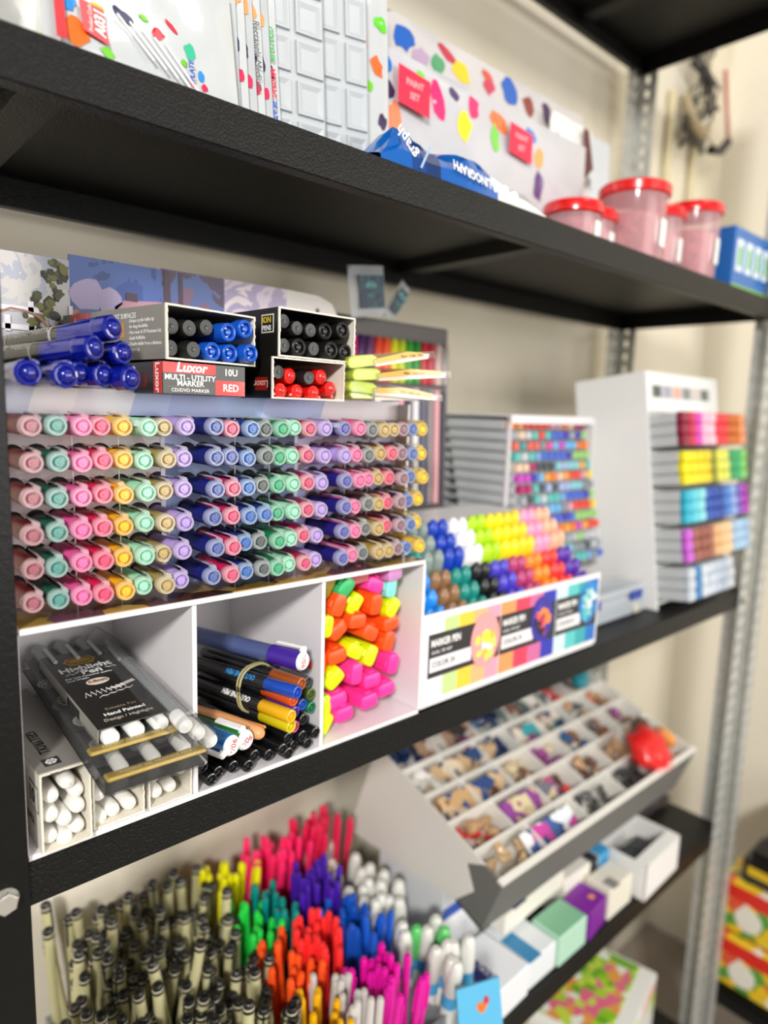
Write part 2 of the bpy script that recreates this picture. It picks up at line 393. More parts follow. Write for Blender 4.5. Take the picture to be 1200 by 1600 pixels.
# ------------------------------------------------------------------ other pen kinds
def ring_marker(body, end, label, cat, x, y, z, group, r=.0066, rz=0, rx=0, L=.13, style='ring', roll=0):
    M = TR(x, y, z) @ RZ(rz) @ RX(rx) @ RY(roll)
    key = (body, end, round(r, 4), style)
    if key not in RM:
        g = G()
        if style == 'ring': g.lathe([(r*.62, .0005), (r*.80, 0), (r*.94, .0008), (r, .006), (r*1.02, .045), (r*.95, .046)], 24)
        elif style == 'solid': g.lathe([(0, .0002), (r*.78, 0), (r*.84, .0006), (r*.9, .0062), (r*.97, .0072), (r*.97, .045)], 24); 
        else: g.lathe([(0, .0), (r*.55, .0), (r*.62, .0008), (r*.95, .0020), (r, .006), (r*1.02, .042), (r*.9, .0425)], 12, smooth=False)
        dk = end in ('0c0c0c', '0e0e0e'); a = g.mesh('cap', mat(end, .5 if dk else .26, coat=.1 if dk else .5)); g = G()
        if style == 'ring': g.lathe([(r*.62, .0006), (r*.58, .0036), (r*.36, .0036), (r*.33, .0010), (r*.2, .0006), (0, .0006)], 20)
        elif style == 'solid': g.lathe([(0, -.0004), (r*.2, -.0003), (r*.24, .0003)], 12)
        else: g.lathe([(0, -.0018), (r*.3, -.0015), (r*.48, -.0004), (r*.55, .0002)], 20)
        c = g.mesh('cap_plug', mat(end, .45 if dk else .2, coat=.2 if dk else .6)); g = G()
        g.lathe([(r*.9, .044), (r*.92, .12), (r*.7, L), (0, L)], 20); b = g.mesh('barrel', mat(body, .3, coat=.4))
        RM[key] = (a, c, b)
    a, c, b = RM[key]
    t = thing('marker_pen', label, 'marker pen', M=M, group=group)
    link('cap', a, t); link('cap_plug', c, t); link('barrel', b, t)
    return t
RM = {}

# open cartons: thin walls, open front
def carton(name, label, M, w, d, h, out, top=None, t=.0009, extra=None, group=None, inside=CARD_IN, side=None):
    o = thing(name, label, 'box', M=M, group=group)
    top = top or out; side = side or out
    g = G()
    g.box(0, w, 0, d, 0, t, m=0); g.box(0, w, 0, d, h-t, h, m=1); g.box(0, t, 0, d, t, h-t, m=2); g.box(w-t, w, 0, d, t, h-t, m=2); g.box(t, w-t, d-t, d, t, h-t, m=0)
    g.part('carton_walls', [out, top, side], o)
    g = G(); e = .0002
    rnd2 = random.Random(w*1000)
    def rim(x0, x1, z0, z1):
        n = 14
        for k in range(n):
            a = k/n; b = (k+1)/n; j = rnd2.uniform(0, .0009)
            if x1-x0 > z1-z0: g.box(x0+(x1-x0)*a, x0+(x1-x0)*b, -.0006-j, .0006, z0, z1)
            else: g.box(x0, x1, -.0006-j, .0006, z0+(z1-z0)*a, z0+(z1-z0)*b)
    rim(-e, w+e, -e, t+e); rim(-e, w+e, h-t-e, h+e); rim(-e, t+e, t, h-t); rim(w-t-e, w+e, t, h-t)
    g.part('torn_rim', inside, o)
    g = G(); g.box(t, w-t, .001, d-t, t, t+.0003); g.box(w-t-.0003, w-t, .001, d-t, t, h-t); g.box(t, t+.0003, .001, d-t, t, h-t)
    g.part('inner_lining', inside, o)
    return o
GREYC = mat('77756f', .35, coat=.3); BLKC = mat('14130f', .35, coat=.35); REDC = mat('d8201f', .35, coat=.3); WH = mat('f5f3ee', .5); DKR = mat('3a1512', .4)
TW = mat('f6f6f4', .5, name='white_print'); TB = mat('18181a', .5, name='black_print'); TR_ = mat('c0202a', .5, name='red_print')

# upper left carton: grey with black and blue markers (long left face turned towards the camera)
M1 = TR(.2030, -.001, .3300) @ RZ(9)
c1 = carton('marker_carton', 'open grey marker box with red logo patch, holding black and blue markers', M1, .0765, .142, .0365, GREYC)
g = G(); g.box(-.0002, .0, .100, .128, .022, .0366); g.part('red_logo_patch', REDC, c1)
L = (0, -1, 0)
text('Luxor', .0115, TW, c1, (-.0004, .124, .029), L, sx=.85, bold=.02, shear=.2)
text('MARKS ON MOST SURFACES', .0052, TW, c1, (-.0004, .092, .0305), L, sx=.85)
for k, s in enumerate(['- Unique acrylic bullet tip', '  for long durability.', '- Non toxic & UV Resistant ink.', '- Easily Refillable.', '- Clearly visible from a distance.', '  Bright ink.']):
    text(s, .0036, TW, c1, (-.0004, .046, .0270-.0040*k), L, sx=.9)
g = G(); g.box(-.0003, 0, .064, .074, .016, .026, m=0); g.box(-.0003, 0, .052, .062, .016, .026, m=1); g.part('surface_swatch', [WH, mat('c98a35', .5)], c1)
tb = [(.208, .353), (.222, .353), (.236, .355), (.252, .353), (.267, .357), (.209, .3385), (.224, .3385), (.2405, .3385), (.2555, .3385), (.2705, .3395)]
pos = ['top left corner', 'second in the top row', 'middle of the top row', 'fourth in the top row', 'top right corner', 'bottom left corner', 'second in the bottom row', 'middle of the bottom row', 'fourth in the bottom row', 'bottom right corner']
for k, (x, z) in enumerate(tb):
    blue = k in (3, 4, 7, 8, 9)
    rr = .0071 if blue else .0068
    ring_marker('2a2a2a' if not blue else '1650b8', '1556c0' if blue else '0c0c0c', '%s marker end, %s of the grey box' % ('bright blue ringed' if blue else 'black flat', pos[k]), 'marker pen',
                x+.001, .003+.002*(k % 3), z-.0005, 'markers in the grey box', r=rr, rz=8, style='ring' if blue else 'solid', L=.12)

# lower left carton: red 10U box, closed
M2 = TR(.2010, .0015, .3066) @ RZ(3)
c2 = thing('marker_carton', 'closed red and grey box marked multi-utility marker red, under the grey box', 'box', M=M2)
w2, h2 = .0665, .0222
g = G(); g.box(0, w2, .0002, .13, 0, h2, bev=.0005); g.part('carton_body', BLKC, c2)
g = G()
def fr(x0, x1, z0, z1, m_): g.box(x0, x1, -.0002, .0001, z0, z1, m=m_)
fr(0.0005, w2*.62, h2*.66, h2-.0004, 0); fr(w2*.62, w2-.0005, h2*.50, h2-.0004, 1); fr(.0005, w2*.62, .0004, h2*.66, 1); fr(w2*.62, w2-.0005, .0004, h2*.50, 0)
fr(.003, w2*.6, .0052, .0055, 2)
g.part('printed_end_panel', [REDC, mat('4a4a48', .4), TW], c2)
F = -.0004
text('Luxor', .0088, TW, c2, (w2*.33, F, h2*.83), align='CENTER', sx=1.1, bold=.03, shear=.2)
text('10U', .0068, TW, c2, (w2*.81, F, h2*.76), align='CENTER', bold=.02)
text('RED', .0074, TW, c2, (w2*.81, F, h2*.26), align='CENTER', bold=.02)
text('MULTI - UTILITY', .0052, TW, c2, (w2*.32, F, h2*.52), align='CENTER', sx=1.05, bold=.02)
text('MARKER', .0052, TW, c2, (w2*.32, F, h2*.34), align='CENTER', sx=1.05, bold=.02)
text('CD/DVD MARKER', .0034, TW, c2, (w2*.32, F, h2*.13), align='CENTER', sx=1.1)
g = G(); g.box(-.0002, 0, .0006, .012, .0004, h2-.0004); g.part('red_side_band', REDC, c2)
text('Luxor', .0085, TW, c2, (-.0004, .006, h2*.5), (0, 0, -1), (0, -1, 0), align='CENTER', bold=.02)
g = G(); g.box(-.0002, 0, .022, .036, .004, .015); g.part('dark_red_panel', mat('7a1512', .3), c2)

# right upper carton, black with black markers
M3 = TR(.2925, -.001, .3385) @ RZ(3)
c3 = carton('marker_carton', 'open black box holding ten black markers, on top of the display at right', M3, .0775, .13, .0365, BLKC)
g = G(); g.box(-.0003, 0, .006, .022, .018, .032); g.part('white_print_frame', mat('d9d6c8', .5), c3)
g = G(); g.box(-.0004, 0, .007, .021, .019, .031); g.part('black_print_patch', BLKC, c3)
text('ION', .0062, mat('e0c22a', .5), c3, (-.0006, .0205, .0275), L, bold=.02); text('PENS', .0052, TW, c3, (-.0006, .0205, .0215), L, bold=.02)
tb = [(.2995, .3660), (.313, .3622), (.327, .3620), (.3435, .3630), (.3580, .3650), (.3010, .3480), (.3165, .3480), (.3315, .3480), (.3465, .3480), (.3625, .3475)]
for k, (x, z) in enumerate(tb):
    ringd = k in (3, 4, 6, 8, 9)
    ring_marker('141414', '0e0e0e', 'black %s marker end, %s of the black box' % ('ringed' if ringd else 'flat', pos[k]), 'marker pen', x+.0003, .003+.0015*(k % 4), z-.0005, 'markers in the black box', r=.0073 if ringd else .0066, style='ring' if ringd else 'solid', rz=2, L=.12)
# right lower carton with red and black markers
M4 = TR(.2875, .0, .3066) @ RZ(2)
c4 = carton('marker_carton', 'open black box holding red and black markers, below the box of black markers', M4, .072, .13, .0312, BLKC)
g = G(); g.box(-.0003, 0, .006, .022, .006, .016); g.part('dark_red_panel', mat('8a1a18', .3), c4)
text('Luxor', .008, mat('e8b0a8', .5), c4, (-.0005, .014, .011), (0, 1, 0), (0, 0, -1), align='CENTER')
tb = [(.2950, .3268, 0), (.3085, .3245, 1), (.3240, .3240, 0), (.3390, .3255, 1), (.2985, .3127, 2), (.3155, .3127, 2), (.3300, .3122, 2), (.3485, .3165, 2)]
nm = ['top left corner', 'second in the top row', 'third in the top row', 'top right', 'bottom left corner', 'second in the bottom row', 'third in the bottom row', 'right of the bottom row']
for k, (x, z, s) in enumerate(tb):
    col = '0e0e0e' if s == 0 else 'd81810'
    t = ring_marker(col, col, '%s marker end, %s of the red marker box' % ('black' if s == 0 else 'bright red faceted', nm[k]), 'marker pen', x, .0025+.002*(k % 2), z, 'markers in the red marker box', r=.0064 if s != 2 else .0061, style='solid' if s == 0 else 'facet', rz=2+(6 if s == 1 else 0), L=.11)
    if s == 2:
        g = G(); g.box(-.0013, .0013, .002, .030, .0050, .0085, bev=.0006)
        g.part('clip', mat(col, .26, coat=.5), t, RY([-115, -112, 118, 160][k-4]))

# ------------------------------------------------------------------ bundle of blue markers held by a rubber band
def blue_marker(x, y, z, label, rz=0, rx=0, roll=0):
    M = TR(x, y, z) @ RZ(rz) @ RX(rx)
    t = thing('marker_pen', label, 'marker pen', M=M, group='blue markers in the rubber-banded bundle')
    if 'a' not in BM:
        bl = mat('081684', .18, coat=.6)
        g = G(); g.lathe([(.0048, .0012), (.0058, 0), (.0070, .0002), (.0080, .0016), (.0082, .012), (.0078, .0135)], 12, smooth=False)
        g.lathe([(.0076, .012), (.0074, .030), (.0070, .046)], 24); BM['a'] = g.mesh('cap', bl)
        g = G(); g.lathe([(0, -.0026), (.0018, -.0024), (.0034, -.0016), (.0044, -.0002), (.0050, .0016)], 24); BM['d'] = g.mesh('cap_dome', bl)
        g = G(); g.box(-.0017, .0017, .006, .038, .0084, .0106, bev=.0007); g.box(-.0017, .0017, .004, .008, .006, .0100, bev=.0005); BM['c'] = g.mesh('clip', bl)
        g = G(); g.lathe([(.0071, .044), (.0072, .0485), (.0072, .125), (.006, .132), (0, .132)], 24); BM['b'] = g.mesh('barrel', mat('3b3e3a', .22, coat=.8))
        g = G(); g.lathe([(.00735, .050), (.00735, .052)], 24); g.lathe([(.00735, .094), (.00735, .0955)], 24); BM['s'] = g.mesh('label_stripes', mat('e9e9e6', .4))
    link('cap', BM['a'], t, RY(roll)); link('cap_dome', BM['d'], t); link('clip', BM['c'], t, RY(roll+22)); link('barrel', BM['b'], t); link('label_stripes', BM['s'], t)
    for a, s, o in ((-62, 'PERMANENT', .100), (-62, 'MARKER', .072)):
        ca, sa = math.sin(R(a)), math.cos(R(a))
        text(s, .0058, TW, t, (.00745*ca, o-.004, .00745*sa), (0, -1, 0), (-sa*-1*0 + 0, 0, 1), bold=.03, sx=.75)
    return t
BM = {}
bp = [(.1160, -.006, .3153, 'lowest row, leftmost', -9, 0, 20), (.1370, -.006, .3150, 'lowest row, second from left', -6, 0, 5), (.1500, .008, .3175, 'lowest row, third from left and set back', 2, 0, 30),
      (.1635, .004, .3170, 'lowest row, fourth from left', 4, 0, 0), (.1785, -.003, .3155, 'lowest row, rightmost by the box', 8, 0, 15),
      (.1555, -.004, .3335, 'middle row, crossing the bundle', 14, -4, 8), (.1760, .003, .3320, 'middle row, right beside the box', 10, -3, 25), (.1680, -.002, .3470, 'topmost of the bundle', 13, -6, 10), (.1470, .016, .3400, 'behind the topmost marker under the band', 16, -2, 40)]
for x, y, z, s, rz, rx, rl in bp[:-1]:
    blue_marker(x, y, z, 'glossy blue permanent marker in the %s' % s if 'topmost' not in s else 'glossy blue permanent marker topmost of the bundle', rz+10, rx, rl)
g = G(); pts = []
for k in range(28):
    a = 2*PI*k/28; ca, sa = math.cos(a), math.sin(a)
    x = .028*math.copysign(abs(ca)**.7, ca); z = .0205*math.copysign(abs(sa)**.75, sa)
    pts.append((x-.002, .004*math.sin(a*2), z + (.004 if ca > 0 and sa > 0 else 0)))
g.tube(pts, .0014, 8, closed=True, flat=.6)
o = g.part('rubber_band', mat('d9a58c', .5), None, TR(.124, .052, .3335) @ RZ(12) @ RX(0)); tag(o, 'tan rubber band around the bundle of blue markers', 'rubber band')
g = G(); g.box(0, .016, 0, .0004, 0, .007, m=0)
for k in range(9): g.box(.001+k*.0016, .0018+k*.0016, -.0001, 0, .0005, .0045, m=1)
# ------------------------------------------------------------------ yellow-green eraser packets on top right
def eraser(x, y, z, w, rz, ry, label, k):
    M = TR(x, y, z) @ RZ(rz) @ RY(ry)
    t = thing('eraser_packet', label, 'eraser packet', M=M, group='stacked highlighter clay packets')
    g = G(); n = 9
    pr = [(0, .0008), (.0008, .0020), (.002, .0038), (.004, .0050), (.008, .0056), (.026, .0052), (.030, .0030), (.031, 0), (.030, -.0026), (.026, -.0034), (.004, -.0034), (.001, -.002)]
    g.prism([(p[0], p[1]*1.15) for p in pr], .001, .042, plane='XZ')
    o = g.part('lime_slab', mat('cfe62a', .3, coat=.6), t, TR(0, 0, 0))
    bv = o.modifiers.new('soft_edges', 'BEVEL'); bv.width = .0012; bv.segments = 2; bv.limit_method = 'ANGLE'
    g = G(); g.prism([(.026, .0010), (.060, .0042), (w, .0010), (w-.002, -.0030), (.026, -.0046)], -.002, .046, plane='XZ'); g.part('card_sleeve', mat('e6dfd2', .45, coat=.3), t)
    g = G(); g.prism([(.027, .0018), (.060, .0050), (w-.008, .0026), (w-.006, -.0006), (.060, -.0002), (.027, -.0022)], -.0027, .038, plane='XZ'); g.part('yellow_band', mat('f2b818', .4, coat=.3), t)
    g = G(); g.prism([(-.001, -.004), (-.001, .0060), (.028, .0062), (w+.004, .0030), (w+.006, -.0030)], -.0032, .047, plane='XZ'); g.part('clear_wrapper', FILM, t)
    text('- Paper - Copy - Fax', .0030, TB, t, (.050, -.0030, .0016), (1, 0, -.02), (0, 0, 1), shear=.2)
    return t
eraser(.3640, -.001, .3130, .080, 0, 0, 'lime and yellow packet at the bottom of the stack beside the red marker box', 0)
eraser(.3600, -.004, .3185, .098, -4, 3, 'dark-edged lime packet second from the bottom of the stack', 1)
eraser(.3620, -.006, .3275, .102, -5, -4, 'lime and yellow packet sticking out farthest right in the stack', 2)
eraser(.3600, -.002, .3370, .084, -8, -9, 'lime and yellow packet at the top of the stack beside the black marker box', 3)

# ------------------------------------------------------------------ compartment one: white gel pen boxes and packs
def gel_pen(x, y, z, label, group, r=.0056, rz=0, rx=0, L=.12):
    t = thing('gel_pen', label, 'gel pen', M=TR(x, y, z) @ RZ(rz) @ RX(rx), group=group)
    k = ('gel', r)
    if k not in RM:
        g = G(); g.lathe([(r*.18, -.0002), (r*.55, .0006), (r*.82, .0022), (r*.95, .0046), (r, .009), (r, .045), (r*.9, .046)], 22); a = g.mesh('cap', mat('f1efe9', .28, coat=.4))
        g = G(); g.lathe([(0, -.0012), (r*.14, -.0010), (r*.2, 0)], 12); n = g.mesh('cap_nub', mat('e4e0d8', .3))
        g = G(); g.lathe([(r*.88, .044), (r*.88, L), (0, L)], 18); b = g.mesh('barrel', mat('e6e4de', .3))
        RM[k] = (a, n, b)
    a, n, b = RM[k]; link('cap', a, t); link('cap_nub', n, t); link('barrel', b, t)
WBOX = mat('dcd8cc', .45); GRB = mat('8f8c84', .4)
b1 = carton('gel_pen_carton', 'open white pen box at far left, marked ten, holding nine white pens', TR(.1120, -.0035, .0047), .0315, .150, .0560, WBOX, top=GRB)
carton('gel_pen_carton', 'open white pen box in the middle under the clear packs', TR(.1470, .0035, .0047), .0360, .145, .0450, WBOX, top=GRB)
carton('gel_pen_carton', 'open white pen box at right beside the compartment divider', TR(.1860, .0025, .0050), .0335, .145, .0420, WBOX, top=GRB)
text('GELLYROLL', .0095, TB, b1, (.011, .066, .0563), (0, -1, 0), (1, 0, 0), bold=.01, sx=.8)
g = G(); g.box(.006, .0165, .008, .019, .0560, .0562); g.part('dark_emblem_patch', mat('2b2b2b', .4), b1)
g = G()
for k in range(6):
    a = k*PI/3; g.lathe([(0, 0), (.0016, 0), (.0016, .0002), (0, .0002)], 10, M=TR(.0112+.0021*math.cos(a), .0135+.0021*math.sin(a), .0562), axis='Z')
g.part('white_blossom_emblem', TW, b1)
g = G(); g.box(-.0002, 0, .0045, .0245, .026, .0445, m=0); g.box(-.0003, -.0001, .0055, .0235, .027, .0435, m=1); g.part('number_frame', [TB, WBOX], b1)
text('10', .0150, TB, b1, (-.0005, .0235, .0352), L, bold=.02, sx=.8); text('12 PCS.', .0068, TB, b1, (-.0003, .034, .016), L, sx=.9)
wp = [(.1305, .0490), (.1365, .0400), (.1205, .0420), (.1362, .0300), (.1275, .0240), (.1190, .0300), (.1362, .0175), (.1275, .0130), (.1190, .0165)]
lab = ['topmost', 'smaller right-hand one near the top', 'upper left', 'right of the third row', 'middle', 'left of the third row', 'bottom right', 'bottom middle', 'bottom left']
for (x, z), s in zip(wp, lab): gel_pen(max(x, .1190), -.001+random.uniform(-.002, .003), z-.005 if z < .02 else z-.002, 'white gel pen, %s in the far left open box' % s, 'gel pens in the left box', rz=random.uniform(-1, 3), r=.0053)
wp = [(.1535, .0305), (.1645, .0335), (.1755, .0310), (.1625, .0160), (.1745, .0165), (.1710, .0420), (.1535, .0140)]
lab = ['left of the middle row', 'middle of the middle row', 'right of the middle row', 'bottom row middle', 'bottom right', 'topmost', 'bottom left']
for (x, z), s in zip(wp, lab): gel_pen(x, .006+random.uniform(-.002, .003), z-.005, 'white gel pen, %s in the middle open box' % s, 'gel pens in the middle box', rz=random.uniform(0, 6) if z > .02 else 4, r=.0053)
wp = [(.1925, .0290), (.2030, .0315), (.2125, .0300), (.1935, .0170), (.2050, .0170)]
lab = ['upper left', 'upper middle', 'upper right', 'bottom left', 'bottom right']
for (x, z), s in zip(wp, lab): gel_pen(x, .004+random.uniform(-.002, .003), z-.003, 'white gel pen, %s in the right-hand open box' % s, 'gel pens in the right box', rz=random.uniform(0, 4), r=.0052)

# blister packs lying on the boxes
def slim_pen(parent, x, y, z, L=.15, r=.0053, capback=True, name='gel_pen'):
    g = G(); g.lathe([(0, 0), (r*.3, -.0002), (r*.5, .0004), (r*.9, .0005), (r, .0016), (r, .018)], 20, m=0); g.lathe([(r*.95, .018), (r*.95, L*.72)], 18, m=1)
    g.lathe([(r*.95, L*.72), (r*1.12, L*.72), (r*1.12, L), (0, L)], 18, m=2)
    o = g.part(name, [mat('f2f2ee', .25, coat=.5), mat('b3b8bb', .2, alpha=.7, coat=.4), mat('8f9294', .25, coat=.3)], parent, TR(x, y, z))
    g = G(); g.box(-.0016, .0016, L*.72, L*.72+.03, r*1.1, r*1.1+.0030, bev=.0008); g.part('clip', mat('b7baba', .25, coat=.4), o)
def blister(M, label, main=False):
    t = thing('blister_pack', label, 'pen pack', M=M, group='clear packs of white pens')
    W = .068
    g = G(); g.box(0, W, .004, .165, -.0012, -.0004, m=0); g.box(.001, W-.001, .034, .164, .0098, .0101, m=0); g.part('backing_card', mat('151412', .35, coat=.3), t)
    # floral line drawing on the backing card
    g = G(); rr = random.Random(5)
    for cx, cy, R0, n in ((.014, .080, .011, 16), (.013, .046, .009, 22), (.006, .112, .008, 12)):
        for k in range(n):
            a = 2*PI*k/n; a2 = a+PI/n
            g.tube([(cx+R0*.25*math.cos(a), cy+R0*.25*math.sin(a), 0), (cx+R0*.8*math.cos(a-.1), cy+R0*.8*math.sin(a-.1), 0), (cx+R0*math.cos(a2), cy+R0*math.sin(a2), 0), (cx+R0*.8*math.cos(a2+.2), cy+R0*.8*math.sin(a2+.2), 0)], .00026, 4)
        g.tube([(cx+R0*.25*math.cos(k*.5), cy+R0*.25*math.sin(k*.5), 0) for k in range(13)], .00026, 4)
    g.part('floral_line_print', mat('b9b7b0', .5), t, TR(0, 0, .0103))
    g = G(); g.box(.001, W-.001, .0005, .0095, .0085, .0112, bev=.0012); g.part('gold_strip', mat('b5993a', .3, .35), t)
    text('- PIGMENT INK DRAWING PENS -', .0035, mat('efe3b0', .5), t, (W*.5, .005, .0114), (1, 0, 0), (0, 1, 0), align='CENTER')
    g = G(); g.box(0, W, 0, .165, -.0014, .0120, bev=.002); g.part('clear_blister', FILM, t)
    for k in range(3): slim_pen(t, .012+.0215*k+.004, .0175, .0045, L=.14, r=.0048)
    return t
def tilt(x, y, z, rz, rx): return TR(x, y, z) @ RZ(rz) @ RX(rx)
blister(tilt(.137, -.052, .0585, -2, 4), 'lower clear pack with a gold strip at its front, lying on the white pen boxes')
blister(tilt(.137, -.022, .0630, -1, 5.5), 'upper clear pack with a gold strip, under the black highlight pen card')
t = thing('pen_pack', 'small pack of three white pens with a black highlight pen card, lying on top', 'pen pack', M=tilt(.147, -.0175, .0775, 0, 4.5))
CW, CL = .0475, .135
for k in range(3): slim_pen(t, .007+.0172*k, 0, .0, L=.165, r=.0057)
g = G(); g.box(-.0005, CW, .0045, CL, .0062, .0068, bev=.0002, m=0); g.box(-.0008, -.0003, .0045, CL, -.004, .0066, m=1)
g.part('black_card_sleeve', [mat('15130f', .28, coat=.5), mat('9a9890', .3)], t)
g = G()
for k in range(16): g.box(-.0010, -.0008, .040+k*.0017, .0407+k*.0017+(.0004 if k % 3 else 0), -.003, .0045)
g.part('bar_code', TB, t)
Z_ = .0071; cx = CW/2
g = G(); g.prism([(cx-.0125, .1165), (cx-.009, .1225), (cx-.003, .1225), (cx-.0015, .1245), (cx+.0015, .1245), (cx+.003, .1225), (cx+.009, .1225), (cx+.0125, .1165), (cx+.009, .1100), (cx-.009, .1100)], .0068, Z_, plane='XY')
g.part('gold_badge', mat('b58f35', .35, .3), t)
g = G(); g.tube([(cx+.0095*math.cos(a*PI/12), .1163+.0048*math.sin(a*PI/12), Z_) for a in range(24)], .0003, 4, closed=True); g.part('badge_ring', TB, t)
UX, UY = (1, 0, 0), (0, 1, 0)
text('Highlight', .0115, TW, t, (cx, .1020, Z_), UX, UY, align='CENTER', bold=.03, sx=.95)
text('Pen', .0105, TW, t, (cx+.002, .0935, Z_), UX, UY, align='CENTER', bold=.03)
g = G()
for sx_, x0 in ((-1, cx-.008), (1, cx+.0125)):
    g.tube([(x0+sx_*k*.0008, .0945+.0010*math.sin(k*1.1), Z_) for k in range(12)], .00018, 4)
g.part('white_flourish', TW, t)
text('Gel Link Penscline quality', .0034, TW, t, (.004, .0870, Z_), UX, UY); text('Line Width:', .0034, TW, t, (.004, .0830, Z_), UX, UY)
g = G(); g.lathe([(0, 0), (.0085, 0), (.0085, .0002), (0, .0002)], 24, M=TR(cx, .0745, .0068) @ Matrix.Diagonal((1, .62, 1, 1)), axis='Z'); g.part('white_oval', mat('ece6da', .5), t)
text('0.8mm', .0058, mat('a06a2c', .5), t, (cx, .0745, Z_+.0002), UX, UY, align='CENTER', bold=.03, sx=.9)
g = G()
zz = [(cx-.016+.0019*k, .052+(.007 if k % 2 else 0)+.0002*k, Z_) for k in range(17)]
g.tube(zz, .00025, 4); g.tube([(cx-.008+.003*k, .0475+.0016*(k % 2)+.0006*k, Z_) for k in range(10)], .00022, 4); g.part('white_scribble', TW, t)
g = G(); g.prism([(cx+.0005, .0585), (cx+.008, .0600), (cx+.0225, .0655), (cx+.0235, .0620), (cx+.009, .0570)], .0068, Z_, plane='XY'); g.part('printed_pen_picture', mat('e2d8d0', .5), t)
text('Suitable For', .0046, mat('8a7a66', .5), t, (cx, .0290, Z_), UX, UY, align='CENTER', bold=.01)
text('Hand Painted', .0056, TW, t, (cx, .0215, Z_), UX, UY, align='CENTER', bold=.02, sx=.95); text('Design / Highlight', .0050, mat('b9b2a8', .5), t, (cx, .0140, Z_), UX, UY, align='CENTER', bold=.01, sx=.95)
# long clear case standing on edge against the divider
t = thing('pen_pack', 'clear case of white pens leaning on the compartment divider', 'pen pack', M=TR(.2080, -.036, .0660) @ RZ(-3) @ RX(3) @ RY(-48))
for k in range(3): slim_pen(t, .003, .006, .0005+.0128*(1-k), L=.17, r=.0055)
g = G(); g.box(-.005, .011, -.001, .18, -.007, .0335, bev=.0015); g.part('clear_case', FILM, t)
g = G(); g.box(-.0054, -.0050, .060, .085, .006, .012); g.part('barcode_sticker', mat('c8cac9', .5), t)

# ------------------------------------------------------------------ compartment two: pile of markers
def outline(x, y, z, col, label, rz=6, rx=0, r=.0052, body='17181b', txt=None, tcol=TW):
    key = ('o', col, r, body)
    if key not in RM:
        cm = mat(col, .28, coat=.5); g = G()
        g.lathe([(r*.66, .0006), (r*.78, 0), (r*.95, .0004), (r, .0016), (r*1.02, .034), (r*.97, .0345)], 22); a = g.mesh('cap', cm)
        g = G(); g.lathe([(r*.66, .0006), (r*.62, .0028), (r*.40, .0028), (r*.36, .0008), (0, .0008)], 18); g.lathe([(0, .0002), (r*.26, .0002), (r*.26, .001)], 4, smooth=False); c = g.mesh('cap_plug', cm)
        g = G(); g.lathe([(r*1.0, .034), (r*1.12, .036), (r*1.12, .125), (0, .127)], 22); b = g.mesh('barrel', mat(body, .25, coat=.6))
        RM[key] = (a, c, b)
    t = thing('marker_pen', label, 'marker pen', M=TR(x, y, z) @ RZ(rz) @ RX(rx), group='markers piled in the middle compartment')
    a, c, b = RM[key]; link('cap', a, t); link('cap_plug', c, t); link('barrel', b, t)
    if txt:
        a = R(-48); p = (r*1.16*math.sin(a), .044, r*1.16*math.cos(a))
        text(txt, .0062, tcol, t, p, (0, 1, 0), (math.cos(a)*1, 0, -math.sin(a)*1*-1*-1) if False else (-math.cos(a)*-1*0-.7, 0, -.7), bold=.03, sx=.85)
    return t
BLUP = mat('2f93d8', .5)
top = [(.3045, -.016, .0700, '0d49b8', 'blue capped black marker on top of the banded bundle', 14, -2, 'OUT LINE PEN', BLUP), (.2975, -.018, .0520, 'f2b70e', 'yellow capped black marker at the front of the banded bundle', 12, -1, 'OUT LINE PEN', TW),
       (.3080, -.006, .0590, 'd4531a', 'orange capped marker behind the yellow one', 12, 0, None, None), (.3185, -.002, .0690, 'a8511a', 'brown capped marker beside the blue capped one', 12, -1, None, None),
       (.3010, -.013, .0405, 'd8c714', 'dull yellow capped marker below the yellow one', 12, 0, None, None)]
for x, y, z, col, s, rz, rx, tx, tc in top: outline(x, y, z, col, s, rz, rx, txt=tx, tcol=tc, r=.0056)
small = [(.3285, .003, .0665, '3c4144', 'dark grey ringed marker end at the right of the pile'), (.3165, .004, .0570, '16806a', 'teal ringed marker end beside the orange one'), (.3320, .003, .0545, '4a5a1a', 'olive ringed marker end by the divider'),
         (.3140, .001, .0440, '5a35a8', 'purple ringed marker end under the teal one'), (.3240, .004, .0470, '1c49b0', 'small blue ringed marker end right of the purple one'), (.3335, .004, .0415, '157048', 'dark green ringed marker end by the divider'),
         (.3120, -.002, .0325, 'e0609c', 'pink ringed marker end low in the pile'), (.3250, .004, .0330, '16181a', 'black ringed marker end right of the pink one')]
for x, y, z, col, s in small: outline(x, y, z, col, s, 9, 0)
bl = [(.3340, .0205), (.3230, .0190), (.3110, .0195), (.3000, .0160), (.2890, .0130), (.2780, .0145), (.2670, .0125), (.2560, .0140), (.2450, .0115), (.2345, .0125), (.3285, .0108), (.3170, .0108), (.3060, .0105), (.2290, .0230)]
for k, (x, z) in enumerate(bl): outline(x, -.002+.004*(k % 3), z, '131316', 'black marker end, %s from the right in the middle compartment\'s bottom layer' % ORD[k], 5, 0, r=.0052)
